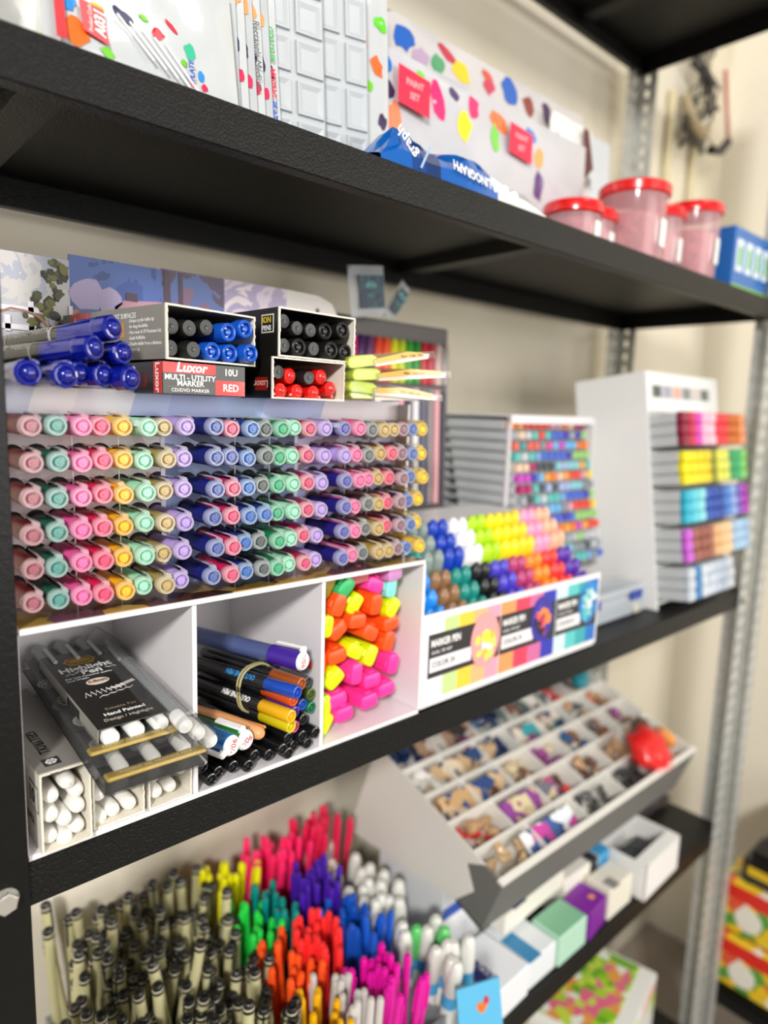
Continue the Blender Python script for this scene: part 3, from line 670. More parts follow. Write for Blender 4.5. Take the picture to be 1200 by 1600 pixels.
def fat(x, y, z, col, body, label, rz, rx, roll, r=.0085, txtrot=0):
    t = thing('paint_marker', label, 'paint marker', M=TR(x, y, z) @ RZ(rz) @ RX(rx))
    g = G(); g.lathe([(r*.97, .0012), (r, .002), (r, .034), (r*.9, .035)], 26); g.part('cap', mat(col, .2, coat=.6), t)
    g = G(); g.lathe([(r*.92, .034), (r*.92, .13), (0, .13)], 26); g.part('barrel', mat(body, .3, coat=.5), t)
    e = G(); e.lathe([(0, -.0008), (r*.8, -.0008), (r*.96, .0012), (r*.97, .003)], 26)
    c = e.part('price_end', mat('f3f1ee', .35), t)
    g = G(); g.box(-.0030, .0030, -.0006, .0040, r*.7, r+.0035, bev=.0010); g.box(-.0030, .0030, .0, .030, r+.0012, r+.0038, bev=.0010); g.part('white_clip', mat('f4f3f0', .3, coat=.4), t, RY(roll))
    a = R(txtrot)
    text('90/-', .0072, TR_, c, (0, -.0010, 0), (math.cos(a), 0, math.sin(a)), (-math.sin(a), 0, math.cos(a)), align='CENTER')
    return t
fat(.2455, -.014, .0420, '1769ae', '27578e', 'blue paint marker with a ninety price sticker, leftmost in front of the pile', 13, -2, -115, txtrot=250)
fat(.2600, -.010, .0405, '157a22', '1f4a2c', 'green paint marker with a white clip and price sticker', 14, -3, -15, txtrot=200)
fat(.3165, -.006, .0910, '3f1a96', '4c5a8c', 'purple paint marker with a price sticker on top of the pile', 15, -2, 12, txtrot=80)
t = thing('paint_marker', 'peach marker between the green one and the banded bundle', 'paint marker', M=TR(.2765, -.006, .0390) @ RZ(15) @ RX(-2.5))
g = G(); g.lathe([(0, -.001), (.003, -.0008), (.0048, .001), (.0062, .010), (.0072, .030), (.0076, .055), (.0066, .06), (.0066, .13), (0, .13)], 24); g.part('barrel', mat('e8a56c', .35), t)
g = G(); g.box(-.0014, .0014, .002, .034, .0066, .0082, bev=.0006); g.part('clip', mat('dd9556', .35), t, RY(70))
g = G(); pts = []
for k in range(24):
    a = 2*PI*k/24; ca, sa = math.cos(a), math.sin(a)
    pts.append((.0200*math.copysign(abs(ca)**.8, ca), .002*math.sin(a), .0200*math.copysign(abs(sa)**.8, sa)))
g.tube(pts, .0009, 6, closed=True)
g.tube([(p[0]*1.01, p[1]+.003, p[2]*1.01) for p in pts], .0008, 6, closed=True)
o = g.part('rubber_band', mat('b9b07e', .5), None, TR(.2965, .034, .0595) @ RZ(12)); tag(o, 'pale rubber band around the black outline markers in the middle compartment', 'rubber band')

# ------------------------------------------------------------------ compartment three: chunky highlighters
def hl_mesh(col):
    g = G(); W, H = .0112, .0076
    def sec(s, y):
        o = []
        for k in range(16):
            a = 2*PI*k/16; ca, sa = math.cos(a), math.sin(a)
            o.append((W*s*math.copysign(abs(ca)**.5, ca), y, H*s*math.copysign(abs(sa)**.5, sa)))
        return o
    ss = [(.70, 0), (.86, .0008), (.93, .003), (1, .016), (1, .04), (.92, .0405), (.92, .10), (.7, .105)]
    vs = [p for s, y in ss for p in sec(s, y)]; n = 16
    fs = [(i*n+k, i*n+(k+1) % n, (i+1)*n+(k+1) % n, (i+1)*n+k) for i in range(len(ss)-1) for k in range(n)] + [tuple(range(n)), tuple((len(ss)-1)*n+k for k in range(n))]
    g.add(vs, fs, 0, smooth=True)
    a = g.mesh('cap', mat(col, .35))
    g = G(); g.box(-.0034, .0034, .002, .030, H*.93, H+.0016, bev=.0008); b = g.mesh('clip', mat(col, .35))
    return a, b
HC = {'o': ('ff5518', 'orange'), 'y': ('d9f20c', 'fluorescent yellow'), 'p': ('ff3aa0', 'pink'), 'g': ('35b56a', 'green'), 'c': ('86e0d8', 'aqua'), 'r': ('c06468', 'dusty red'), 'l': ('cf8fc8', 'lilac'), 'k': ('8f7a20', 'olive')}
HM = {k: hl_mesh(v[0]) for k, v in HC.items()}
hl = [(.352, .146, 'k', 60), (.372, .143, 'g', 40), (.390, .150, 'r', 5), (.408, .139, 'p', -25), (.431, .133, 'c', 80), (.431, .1475, 'l', 5),
      (.363, .128, 'o', 70), (.3855, .124, 'y', 55), (.409, .120, 'o', 85), (.4325, .113, 'y', 50), (.366, .104, 'o', 30), (.3865, .109, 'o', -5), (.430, .098, 'o', 8),
      (.4035, .094, 'o', -30), (.4305, .083, 'o', 75), (.3655, .083, 'o', 10), (.3870, .083, 'y', -30), (.4085, .0735, 'y', 60), (.3865, .0620, 'p', 85), (.4085, .0555, 'p', 5),
      (.4335, .0605, 'p', 80), (.3600, .0640, 'y', 40), (.3680, .0465, 'p', 10), (.4030, .0375, 'p', 5), (.4290, .0410, 'p', 10), (.3745, .0320, 'p', 3), (.3540, .0440, 'y', 85), (.3545, .0270, 'y', 60), (.3515, .1100, 'y', 80), (.3475, .0800, 'o', 88),
      (.3960, .0190, 'y', 0), (.4200, .0200, 'o', 4), (.4480, .0300, 'p', 80), (.4490, .0560, 'o', 85), (.4490, .0820, 'y', 85), (.4500, .1080, 'p', 85), (.4490, .1340, 'o', 85)]
hl = hl[:30] + [(.3700, .0165, 'p', 2), (.3930, .0175, 'p', 3)]
hgrp = {}
for k, (x, z, c, roll) in enumerate(hl):
    z = z - (.010 if z < .06 else .004 if z < .09 else 0)
    if z < .012: continue
    row = 'top' if z > .135 else 'upper' if z > .1 else 'middle' if z > .07 else 'lower' if z > .045 else 'bottom'
    side = 'left' if x < .37 else 'right' if x > .415 else 'centre'
    key = (c, row, side); hgrp[key] = hgrp.get(key, 0)+1
    extra = '' if hgrp[key] == 1 else ', %s of its colour' % ORD[hgrp[key]-1]
    t = thing('highlighter', '%s highlighter, %s layer at %s of the right compartment%s' % (HC[c][1], row, side, extra), 'highlighter', M=TR(x, .004+random.uniform(0, .008), z) @ RY(-roll) @ RZ(random.uniform(-5, 5)), group='highlighters in the right-hand compartment')
    link('cap', HM[c][0], t); link('clip', HM[c][1], t)

# ------------------------------------------------------------------ header boards and packs behind the display
hb = thing('header_board', 'printed header board with pastel art standing behind the markers', 'sign board', (0, .150, 0))
zt = .418
g = G(); g.box(.075, .190, 0, .002, .30, zt-.006); g.part('cloud_print', ramp_mat('grey_cloud_art', ['a3a6b2', 'b9b9c0', 'c9c6c4', 'acb0c0', 'd2cfce'], 16, dist=1.5), hb)
g = G(); g.box(.190, .268, 0, .002, .30, zt-.001); g.part('sunset_sky_print', ramp_mat('blue_sky_art', ['34509a', '4763a8', '2c4488'], 12), hb)
g = G(); g.box(.268, .330, 0, .002, .30, zt); g.part('dusk_print', ramp_mat('dusk_art', ['3c5090', '4e3c58', '52669f', '7a5c78'], 22, dist=1), hb)
g = G(); g.box(.330, .400, 0, .002, .30, zt); g.part('lilac_cloud_print', ramp_mat('lilac_cloud_art', ['b8a3bb', 'c9bccb', 'a295b6', 'd8ccd2'], 18, dist=1.2), hb)
g = G(); g.prism([(.400, .30), (.465, .30), (.465, .40), (.458, .411), (.440, .417), (.400, zt)], 0, .002, plane='XZ'); g.part('blank_hang_tab', mat('d5d0cb', .5), hb)
g = G(); g.box(.437, .441, -.0003, .0003, .396, .404); g.part('hang_hole', mat('3a3a3a', .6), hb)
def blob(g, x, z, r, m=0, y=-.0004, seed=0, n=12, asp=1, spiky=.25, rot=0):
    rr = random.Random(seed); pts = []
    for k in range(n):
        a = 2*PI*k/n; q = r*(1+rr.uniform(-spiky, spiky)); px, pz = q*math.cos(a), q*asp*math.sin(a)
        pts.append((x+px*math.cos(rot)-pz*math.sin(rot), z+px*math.sin(rot)+pz*math.cos(rot)))
    g.prism(pts, y, 0, m, plane='XZ')
rr = random.Random(3)
g = G()
for k in range(60):
    z = rr.uniform(.335, .408); x = .180 + (.405-z)*-.25 + rr.uniform(-.010, .008)
    if z < .365: x = rr.uniform(.150, .187)
    blob(g, x, z, rr.uniform(.0018, .004), m=k % 3, seed=k, y=-.0004-.00002*k)
g.part('printed_foliage', [mat('4a4c22', .5), mat('6f6c2c', .5), mat('2c2b1a', .5)], hb)
g = G(); blob(g, .205, .388, .014, seed=4, spiky=.2); blob(g, .222, .383, .010, seed=5, spiky=.3, y=-.0005); g.part('printed_purple_cloud', mat('b0a3c8', .5), hb)
g = G(); g.prism([(.226, .366), (.226, .380), (.234, .386), (.268, .389), (.268, .358)], -.0005, 0, plane='XZ'); g.part('printed_pink_building', mat('b98a9c', .5), hb)
g = G(); g.prism([(.190, .300), (.190, .376), (.205, .370), (.225, .366), (.268, .362), (.268, .30)], -.0004, 0, plane='XZ'); g.part('printed_brown_ground', ramp_mat('printed_earth', ['8a5a46', 'a87a52', '6a4238'], 60), hb)
g = G()
for a, b, c, d in ((.270, .276, .36, .417), (.284, .288, .37, .417), (.236, .246, .386, .393)): g.box(a, b, -.0006, 0, c, d)
g.part('printed_dark_posts', mat('4e3a48', .5), hb)
g = G()
for (x, z, w_, h_) in ((.148, .3695, .036, .004), (.160, .363, .004, .026), (.150, .3555, .028, .004), (.175, .3555, .004, .016), (.143, .358, .004, .012), (.106, .3715, .022, .004), (.106, .359, .018, .0035), (.098, .350, .003, .02), (.116, .350, .003, .02), (.190, .366, .003, .02)):
    g.box(x-w_/2, x+w_/2, -.0012, 0, z-h_/2, z+h_/2)
g.part('white_title_strokes', mat('eeeaf2', .5), hb)
g = G()
for k, (x, z, r) in enumerate(((.184, .354, .0035), (.112, .337, .004), (.122, .338, .002), (.168, .349, .003))): blob(g, x, z, r, m=k % 3, seed=9+k, spiky=0, n=18, y=-.0008)
g.part('printed_paint_drops', [mat('b77fc4', .5), mat('e07a80', .5), mat('7b4a56', .5)], hb)

# big marker set case behind
mc = thing('marker_set_case', 'dark-framed marker set case with a window of coloured markers, standing behind the display', 'marker set', M=TR(.450, .197, .0025) @ RX(-2))
g = G(); g.box(0, .262, .004, .034, 0, .412, bev=.002); g.part('case_body', mat('55504e', .45), mc)
g = G(); g.box(.006, .256, .0015, .004, .33, .392, m=0); g.box(.006, .256, .0015, .004, .262, .33, m=1); g.part('window_panel', [mat('3a3640', .4), mat('6b6068', .4)], mc)
cs = ['c9b7a8', 'd8d2c8', '9cc4de', '6f9ccf', 'e82c86', 'c92a7c', '4a2a5c', '6a3a68', 'e04a2c', 'e85c30', 'd8d22a', 'b8c82a', '3c9a3a', '2c8a34', 'c02c38', 'b83040', 'c8b0a8', '9a9490']
g = G()
for k, c in enumerate(cs):
    g.lathe([(0, 0), (.0058, .0), (.0062, .003), (.0062, .052), (.004, .055), (0, .055)], 12, m=k, M=TR(.018+k*.0136, -.0005, .334), axis='Z')
g.part('coloured_marker_caps', [mat(c, .35) for c in cs], mc)
g = G()
for k in range(18):
    g.lathe([(0, 0), (.0052, 0), (.0052, .155), (0, .155)], 12, m=k % 5, M=TR(.018+k*.0136, 0, .172), axis='Z')
g.part('marker_barrels', [mat(c, .35) for c in ('8a8284', 'd9a0a6', '3e3c46', 'e6e4e6', '5c5a70')], mc)
def sachet(x, z, w_, h_, rot, label, y=.168):
    t = thing('sachet', label, 'packet', M=TR(x, y, z) @ RY(rot))
    g = G()
    nx, nz = 8, 8; vs = []; fs = []
    for s_ in (-1, 1):
        b = len(vs)
        for i in range(nx+1):
            for j in range(nz+1):
                u, v = i/nx*2-1, j/nz*2-1; vs.append((u*w_/2, s_*.004*(1-u*u)*(1-v*v), v*h_/2))
        for i in range(nx):
            for j in range(nz): fs.append((b+i*(nz+1)+j, b+(i+1)*(nz+1)+j, b+(i+1)*(nz+1)+j+1, b+i*(nz+1)+j+1))
    g.add(vs, fs, 0, smooth=True); g.part('clear_bag', mat('c8ccd0', .25, alpha=.55), t)
    g = G(); g.box(-w_*.28, w_*.40, -.0052, -.0045, -h_*.34, h_*.30); g.part('teal_label', ramp_mat('teal_print', ['062c4c', '0c5058', '0a2448', '0f6a66'], 40), t)
    g = G()
    for k in range(5): blob(g, .004+.003*k-.008, .006+.002*(k % 2), .0024, y=-.0056, seed=k)
    g.part('printed_white_flower', mat('6fb0b4', .5), t)
sachet(.535, .438, .055, .058, -8, 'clear sachet with a dark teal label, perched on the marker set case', y=.183)
sachet(.585, .434, .018, .052, 36, 'narrow pale teal sachet leaning beside the teal labelled one', y=.186)

# ------------------------------------------------------------------ marker crate with two tiers and printed front
cr = thing('marker_crate', 'white counter crate with printed label panels, holding two tiers of bullet markers', 'display stand', (0, 0, 0))
CX0, CX1 = .4665, .7915
g = G(); g.box(CX0, CX1, .0, .003, .006, .1010, bev=.0005); g.part('front_board', WHITE, cr)
g = G(); g.box(CX0, CX0+.003, .003, .18, .002, .100); g.box(CX1-.003, CX1, .003, .134, .002, .100); g.part('side_boards', WHITE, cr)
g = G(); g.box(CX0+.003, CX1-.003, .003, .136, .002, .045); g.box(CX0+.003, CX1-.003, .052, .136, .045, .095); g.box(CX0+.003, CX1-.003, .092, .136, .095, .1700); g.box(CX0+.003, .768, .136, .185, .095, .1700); g.part('tier_steps', mat('e9e9ea', .4), cr)
secs = [(CX0+.006, .585, ['eceef0', 'c4dd92', 'f2cc3f', 'f5b77f', 'f3a0b4'], 'pastel_label'), (.587, .692, ['f59a5e', 'f2405c', 'd06a9e', '2e35b0'], 'bright_label'), (.694, CX1-.005, ['cfe2e6', '5cc4c4', '3aa5a8', '1d6fc0'], 'blue_label')]
for a, b, cols, nm_ in secs:
    n = len(cols); g = G()
    for k in range(n):
        g.box(a+(b-a)*k/n, a+(b-a)*(k+1)/n, -.0006, 0, .012, .094, m=k)
    g.box(a, b, -.0009, -.0006, .034, .080, m=n)
    g.box(a+.002, a+(b-a)*.58, -.0012, -.0009, .040, .055, m=n+1)
    o = g.part(nm_, [mat(c, .5) for c in cols] + [mat('2e2a2c', .5), mat('ece8ea', .5)], cr)
    text('MARKER PEN', .0105, TW, o, (a+.003, -.0013, .070), bold=.03, sx=.72 if b-a > .105 else .66); text('DUAL TIP ART', .0048, TW, o, (a+.004, -.0013, .0605), sx=1)
    text('COLOR 24', .0085, TB, o, (a+.005, -.0015, .0475), sx=.85)
def art(x, z, r, cols, y, nm_, asp=1.3):
    g = G(); k = 0
    blob(g, x, z, r, m=0, y=y, spiky=.01, n=28, asp=asp)
    rr = random.Random(int(x*1000))
    for j in range(22):
        a = rr.uniform(0, 2*PI); q = r*rr.uniform(.0, .65)
        blob(g, x+q*math.cos(a), z+q*asp*math.sin(a), r*rr.uniform(.12, .32), m=1+j % (len(cols)-1), y=y-.0001-.00003*j, seed=j, asp=rr.uniform(.6, 1.8), rot=rr.uniform(0, 3))
    g.part(nm_, [mat(c, .5) for c in cols], cr)
art(.560, .058, .0235, ['f2a0a0', 'e9e04a', 'f0f0ea', 'f3b8a0', 'c9e06a', 'f5c040'], -.0016, 'pastel_flower_picture')
art(.664, .062, .0215, ['35309a', 'ef3a5c', 'f58a3c', '4a3ab0', 'c0305c', '2a2040'], -.0016, 'dark_swirl_picture')
art(.764, .066, .0210, ['2f86c8', '8fd0c8', 'd8f0e8', '1d60b0', '5cc0c0'], -.0016, 'blue_swirl_picture')
def bullet(col):
    r = .0078; g = G(); g.lathe([(0, -.0022), (r*.28, -.002), (r*.46, -.0008), (r*.52, .0010), (r*.80, .0030), (r*.97, .0080), (r, .014), (r, .024)], 16)
    g.lathe([(r*.9, .024), (r*.9, .05), (0, .05)], 12)
    return g.mesh('bullet_marker', mat(col, .38, coat=.2))
low = [('1a8ae0', 'sky blue'), ('8f6845', 'brown'), ('128a80', 'teal'), ('121416', 'black'), ('4a3fc4', 'violet'), ('b83a72', 'magenta'), ('f58a22', 'orange'), ('ee3a34', 'red'), ('5a2ca8', 'purple')]
upp = [('2ab8b0', 'turquoise'), ('84948f', 'grey'), ('0c3cb4', 'royal blue'), ('f2f2f2', 'white'), ('b4e010', 'lime'), ('f8e40c', 'yellow'), ('f8d820', 'warm yellow'), ('f2a0c4', 'pink'), ('f7b898', 'peach')]
rn = ['front', 'middle', 'back']
for tier, (cols, y0, z0) in enumerate(((low, .0125, .1030), (upp, .0520, .1500))):
    for ci, (col, cn) in enumerate(cols):
        me = bullet(col)
        for row in range(3):
            for k in range(2):
                x = .4860+.0336*ci+.0163*k
                if tier: x += .001
                y = y0+.0130*row; z = z0+.0142*row - .002 + random.uniform(-.001, .001)
                o = link('bullet_marker', me, None, TR(x+random.uniform(-.0006, .0006), y, z) @ RX(-78))
                tag(o, '%s bullet marker, %s of its pair, %s row of the crate\'s %s tier' % (cn, ('left', 'right')[k], rn[row], ('lower', 'upper')[tier]), 'marker pen', 'bullet markers in the white crate')

# ------------------------------------------------------------------ rack of markers with tiny coloured ends (sloped front)
sr = thing('sloped_marker_rack', 'white sloped rack full of grey-barrelled markers with small coloured ends', 'display stand', (0, 0, 0))
NX, NZ = 12, 14
def srow(j): return (.150-.0038*j, .2860-.0152*j)      # y, z of a row
g = G(); g.box(.981, .984, .14, .285, .001, .297); g.box(.772, .984, .283, .286, .001, .297); g.box(.772, .775, .145, .150, .17, .297); g.box(.772, .775, .279, .285, .001, .297); g.part('rack_panels', WHITE, sr)
g = G(); g.box(.772, .984, .145, .286, .297, .300, bev=.0005); g.box(.772, .984, .144, .147, .288, .300); g.part('rack_top', WHITE, sr)
g = G()
for j in range(NZ): y, z = srow(j); g.box(.775, .981, y+.006, .283, z-.0076, z-.0068)
g.part('rack_shelves', mat('e8eaec', .4), sr)
scol = ['8a9298', 'b9bec2', 'a0a8ac', 'c9ccd0', '5fc0b8', '7aa8d8', '4a6cd0', '4a3fb0', '9ad07a', '2fa0a0', 'e06a5c', 'e8509c', 'c94ac0', '6fb8e8', 'f07a2a', 'f0a84a', 'e84a3c', 'f2d22a', 'd8a0b0', 'e8c8b0', 'b02a6a', '4a5258', 'a8b8e0', '8acfd8']
nmc = {}
SME = []
for c in scol:
    g = G(); g.box(-.0062, .0062, .012, .125, -.0062, .0062, m=1, bev=.001); g.box(-.0056, .0056, 0, .012, -.0056, .0056, m=0, bev=.0014)
    SME.append(g.mesh('dual_tip_marker', [mat(c, .4), mat('c4c8ca', .4)]))
rr = random.Random(11)
for j in range(NZ):
    y, z = srow(j); base = rr.randrange(24)
    for i in range(NX):
        ci = (base + i//2 + rr.choice([0, 0, 1])) % 24 if rr.random() < .8 else rr.randrange(24)
        o = link('dual_tip_marker', SME[ci], None, TR(.7875+.0162*i, y, z))
        tag(o, 'small-ended marker, %s along in the %s row down of the sloped rack' % (ORD[i], ORD[j]), 'marker pen', 'markers in the sloped rack')

# ------------------------------------------------------------------ tall white rack with five rows of markers
tr_ = thing('tall_marker_rack', 'tall white marker rack with five rows of square markers, next to the galvanised post', 'display stand', M=TR(1.020, .028, .001) @ RX(-8.2))
Wd, Hd, Dd = .262, .378, .125
g = G(); g.prism([(0, 0), (Dd, Dd*.145), (Dd, Hd), (0, Hd)], 0, .004, plane='YZ'); g.part('side_panel', WHITE_P, tr_)
g = G(); g.prism([(0, 0), (Dd, Dd*.145), (Dd, Hd), (0, Hd)], Wd-.004, Wd, plane='YZ'); g.part('side_panel', WHITE_P, tr_)
g = G(); g.box(.004, Wd-.004, Dd-.004, Dd, .019, Hd); g.part('back_panel', WHITE_P, tr_)
g = G(); g.box(.004, Wd-.004, .002, Dd-.004, Hd-.004, Hd); g.part('top_panel', WHITE_P, tr_)
g = G(); g.box(.004, Wd-.004, .002, .005, .314, Hd-.004); g.part('header_panel', WHITE_P, tr_)
g = G(); g.box(.020, .235, .0012, .002, .336, .358, m=0)
for k, c in enumerate(('59605a', 'a9a7b8', 'e0b0a0', '8a8f8a', 'd9c9c4', '6c746c')): g.box(.022+.035*k, .050+.035*k, .0008, .0013, .338, .356, m=1+k)
g.part('header_picture_strip', [mat('d2d4d4', .5)] + [mat(c, .5) for c in ('59605a', 'a9a7b8', 'e0b0a0', '8a8f8a', 'd9c9c4', '6c746c')], tr_)
RH = .0600
for j in range(6):
    z = .312-RH*j
    g = G(); g.box(.004, Wd-.004, .001, (Dd-.004) if j < 5 else .07, z-.003, z); g.part('rack_shelf', WHITE_P if j % 2 else mat('e8e8e6', .4), tr_)
rowc = [['8a1238', 'c8204c', 'd83cb8', 'f0b8d0', 'f4c4d4', 'f02c40', 'e83440', 'c8641c', 'd07020', 'f0a070'],
        ['f2e40c', 'f0dc0c', 'eed80c', 'e8d010', '8a8a20', 'e0e050', 'd8dc60', '1c9a5c', '2cae6c', '8ad06c'],
        ['2cb4d0', '60ccdc', '8cd8e0', '1c50b0', '1848a8', '1c48a0', '3c80d0', '8ca8e0', '7858b8', 'b01cb0'],
        ['c860d0', '9c5c50', '985448', 'a06050', 'e0b07c', 'ecc08c', 'f0c89c', '9cc0dc', 'a4c8e4', '98b8d8'],
        ['c8d0d8', '3c80b8', 'd0d8e0', 'c8d0dc', 'b8c4d4', 'b0bccc', 'c8ccd4', 'd8dce4', 'e0e4e8', 'ccd4dc']]
TM = {}
def tmk(c):
    if c not in TM:
        g = G(); g.box(-.0100, .0100, .012, .16, -.0082, .0082, m=1, bev=.0015); g.box(-.0103, .0103, 0, .012, -.0085, .0085, m=0, bev=.0025); g.lathe([(0, -.0006), (.004, -.0006), (.0045, .0004)], 12, m=0)
        TM[c] = g.mesh('square_marker', [mat(c, .35, coat=.2), mat('c5c9ca', .35)])
    return TM[c]
Minv = tr_.matrix_world.copy()
for j, cols in enumerate(rowc):
    for lay in range(3):
        for i, c in enumerate(cols):
            if j == 4 and i > 6: continue
            o = link('square_marker', tmk(c), None, Minv @ TR(.0165+.0245*i if True else 0, -.052+random.uniform(-.001, .001), .3035-.0035-RH*j-.0175*lay))
            tag(o, 'square marker, %s across in the %s layer of the tall rack\'s %s shelf' % (ORD[i], ('upper', 'middle', 'lower')[lay], ORD[j]), 'marker pen', 'square markers in the tall rack')
# clear plastic case with blue latches
t = thing('storage_case', 'clear plastic case with two blue latches, at the foot of the tall white rack', 'case', (.800, .040, .001))
g = G(); g.box(0, .205, 0, .055, 0, .034, bev=.004); g.part('case_base', mat('d4dde6', .15, alpha=.6, coat=.5), t)
g = G(); g.box(-.001, .206, -.001, .056, .034, .046, bev=.004); g.part('case_lid', mat('dfe6ee', .12, alpha=.55, coat=.5), t)
for x in (.030, .150):
    g = G(); g.box(x, x+.034, -.004, 0, .026, .040, bev=.0012); g.part('blue_latch', mat('1c3f9e', .3), t)
for x in (.03, .17):
    g = G(); g.lathe([(0, -.003), (.008, -.003), (.008, 0)], 14, M=TR(x, 0, .012)); g.part('foot_knob', mat('cfc9b8', .5), t)

# ------------------------------------------------------------------ top shelf: bags and packets
def packet(name, label, M, w_, h_, th, base, group=None, blobs=(), cat='packet', wr=.0012, seed=1, n=14):
    t = thing(name, label, cat, M=M, group=group); rr = random.Random(seed)
    g = G(); ph = [rr.uniform(0, 6) for _ in range(6)]
    def yy(u, v):
        e = max(0, (1-abs(u)**5)*(1-abs(v)**5))
        return -(th/2*e + wr*e*(math.sin(7*u+3*v+ph[0])+math.sin(5*v-4*u+ph[1])+.6*math.sin(13*u+ph[2])*math.sin(11*v+ph[3])))
    vs = []; fs = []
    for s_ in (1, -1):
        b = len(vs)
        for i in range(n+1):
            for j in range(n+1):
                u, v = i/n*2-1, j/n*2-1; y = yy(u, v) if s_ == 1 else -.4*yy(u, v); vs.append((u*w_/2, y, h_/2+v*h_/2))
        for i in range(n):
            for j in range(n): fs.append((b+i*(n+1)+j, b+(i+1)*(n+1)+j, b+(i+1)*(n+1)+j+1, b+i*(n+1)+j+1))
    g.add(vs, fs, 0, smooth=True)
    g.part('packet_body', base, t)
    t['_'] = 0; del t['_']
    for k, (x, z, r, c, asp, rot) in enumerate(blobs):
        pts = []; q = random.Random(seed*50+k); m_ = 12
        for a in range(m_):
            an = 2*PI*a/m_; rad = r*(1+q.uniform(-.22, .22)); px, pz = rad*math.cos(an), rad*asp*math.sin(an)
            X, Zz = x+px*math.cos(rot)-pz*math.sin(rot), z+px*math.sin(rot)+pz*math.cos(rot)
            u = max(-1, min(1, X/(w_/2))); v = max(-1, min(1, Zz/(h_/2)-1)); pts.append((u*w_/2, yy(u, v)-.0006, h_/2+v*h_/2))
        g = G(); g.add(pts, [tuple(range(m_))], 0); g.part('paint_splash', mat(c, .35, coat=.3), t)
    return t, yy
PKT = mat('c2c6c8', .22, coat=.4, name='glossy_white_packet', bump=.4, bscale=70); PKT2 = mat('b9bec1', .22, coat=.4, noise=.08, nscale=30)
ZS = .5062
# left-most: label with bar code
t, yy = packet('palette_packet', 'clear packet with a printed bar code label at the top left corner of the view', TR(.135, .030, ZS) @ RX(-6), .056, .11, .006, mat('f2f3ee', .25, coat=.5, noise=.04), seed=2, blobs=[(.010, .010, .006, 'dce65a', 1, 0)])
g = G()
rr = random.Random(4); x = -.002
for k in range(16):
    w_ = rr.choice([.0004, .0007, .0011]); g.box(x, x+w_, -.0062, -.0058, .034, .060); x += w_+rr.choice([.0004, .0008])
g.part('bar_code', TB, t)
for k, s in enumerate(['Pkd. Date', 'Part Padma', 'Leheda - 36', 'Dist. - Rajkot']): text(s, .0042, TB, t, (-.022+.005*k, -.0058, .030), (0, 0, 1), (-1, 0, 0))
SPL = [(.0, .060, .005, 'f0b41e', 1, 0), (.014, .057, .007, '24194a', .55, -.5), (-.030, .062, .006, '1c86d8', 1, 0), (-.030, .032, .008, 'e86a1c', 1.3, .2), (.024, .050, .0042, '7ac818', .6, -.4), (.032, .036, .005, 'e01c30', .8, 0), (-.006, .018, .006, '6cc81c', .6, -.4), (.044, .046, .006, 'e01c38', .5, -.6), (.054, .026, .005, '35b890', 1.2, .4), (.053, .018, .003, '6cc81c', 1, 0)]
t, yy = packet('palette_packet', 'clear packet with a round white mixing palette and a red product code tag', TR(.205, .020, ZS) @ RX(-10), .132, .092, .010, PKT, seed=3, wr=.0008,
               blobs=[(-.034, .036, .0045, 'f0b41e', .8, 0), (-.017, .038, .0065, '24194a', .5, -.6), (-.004, .041, .0030, '6cc81c', .6, -.4), (.005, .034, .0040, 'e01c30', .8, 0), (-.029, .010, .0045, '6cc81c', .6, -.4), (-.047, .016, .0060, 'e86a1c', 1.4, .3), (-.052, .033, .0060, '1c86d8', .8, 0), (.015, .043, .0055, 'e01c38', .35, -.6), (.028, .031, .0040, '35b890', 1.4, .4), (.023, .022, .0024, '6cc81c', 1, 0), (.036, .018, .0026, '1c86d8', 1.5, 0), (.038, .011, .0024, 'e01c50', 1, 0)])
g = G(); g.prism([(-.0440, .0170), (-.0290, .0130), (-.0310, .0340), (-.0455, .0360)], -.0078, -.0074, plane='XZ'); g.part('red_code_tag', mat('e01a2c', .35, coat=.3), t)
text('A031', .0088, TW, t, (-.0335, -.0080, .0165), (0, 0, 1), (-1, 0, 0), bold=.03, shear=.2, sx=.85); text('Product Code', .0036, TW, t, (-.0395, -.0080, .0175), (0, 0, 1), (-1, 0, 0), sx=.8)
g = G(); g.box(-.060, -.054, -.0068, -.0064, .008, .046); g.part('red_edge_strip', mat('c81424', .35), t)
g = G()
for a in range(5): g.tube([(-.022+.008*a, -.0074, .036-.002*a), (.000+.008*a, -.0078, .014-.003*a)], .0008, 5)
g.part('palette_ridges', mat('fafafa', .3), t)
text('PLATE', .0050, mat('2b4fb0', .5), t, (.0270, -.0078, .0100), (0, 0, 1), (-1, 0, 0), bold=.03); text('G', .0050, mat('d83040', .5), t, (.0270, -.0078, .0055), (0, 0, 1), (-1, 0, 0), bold=.03)
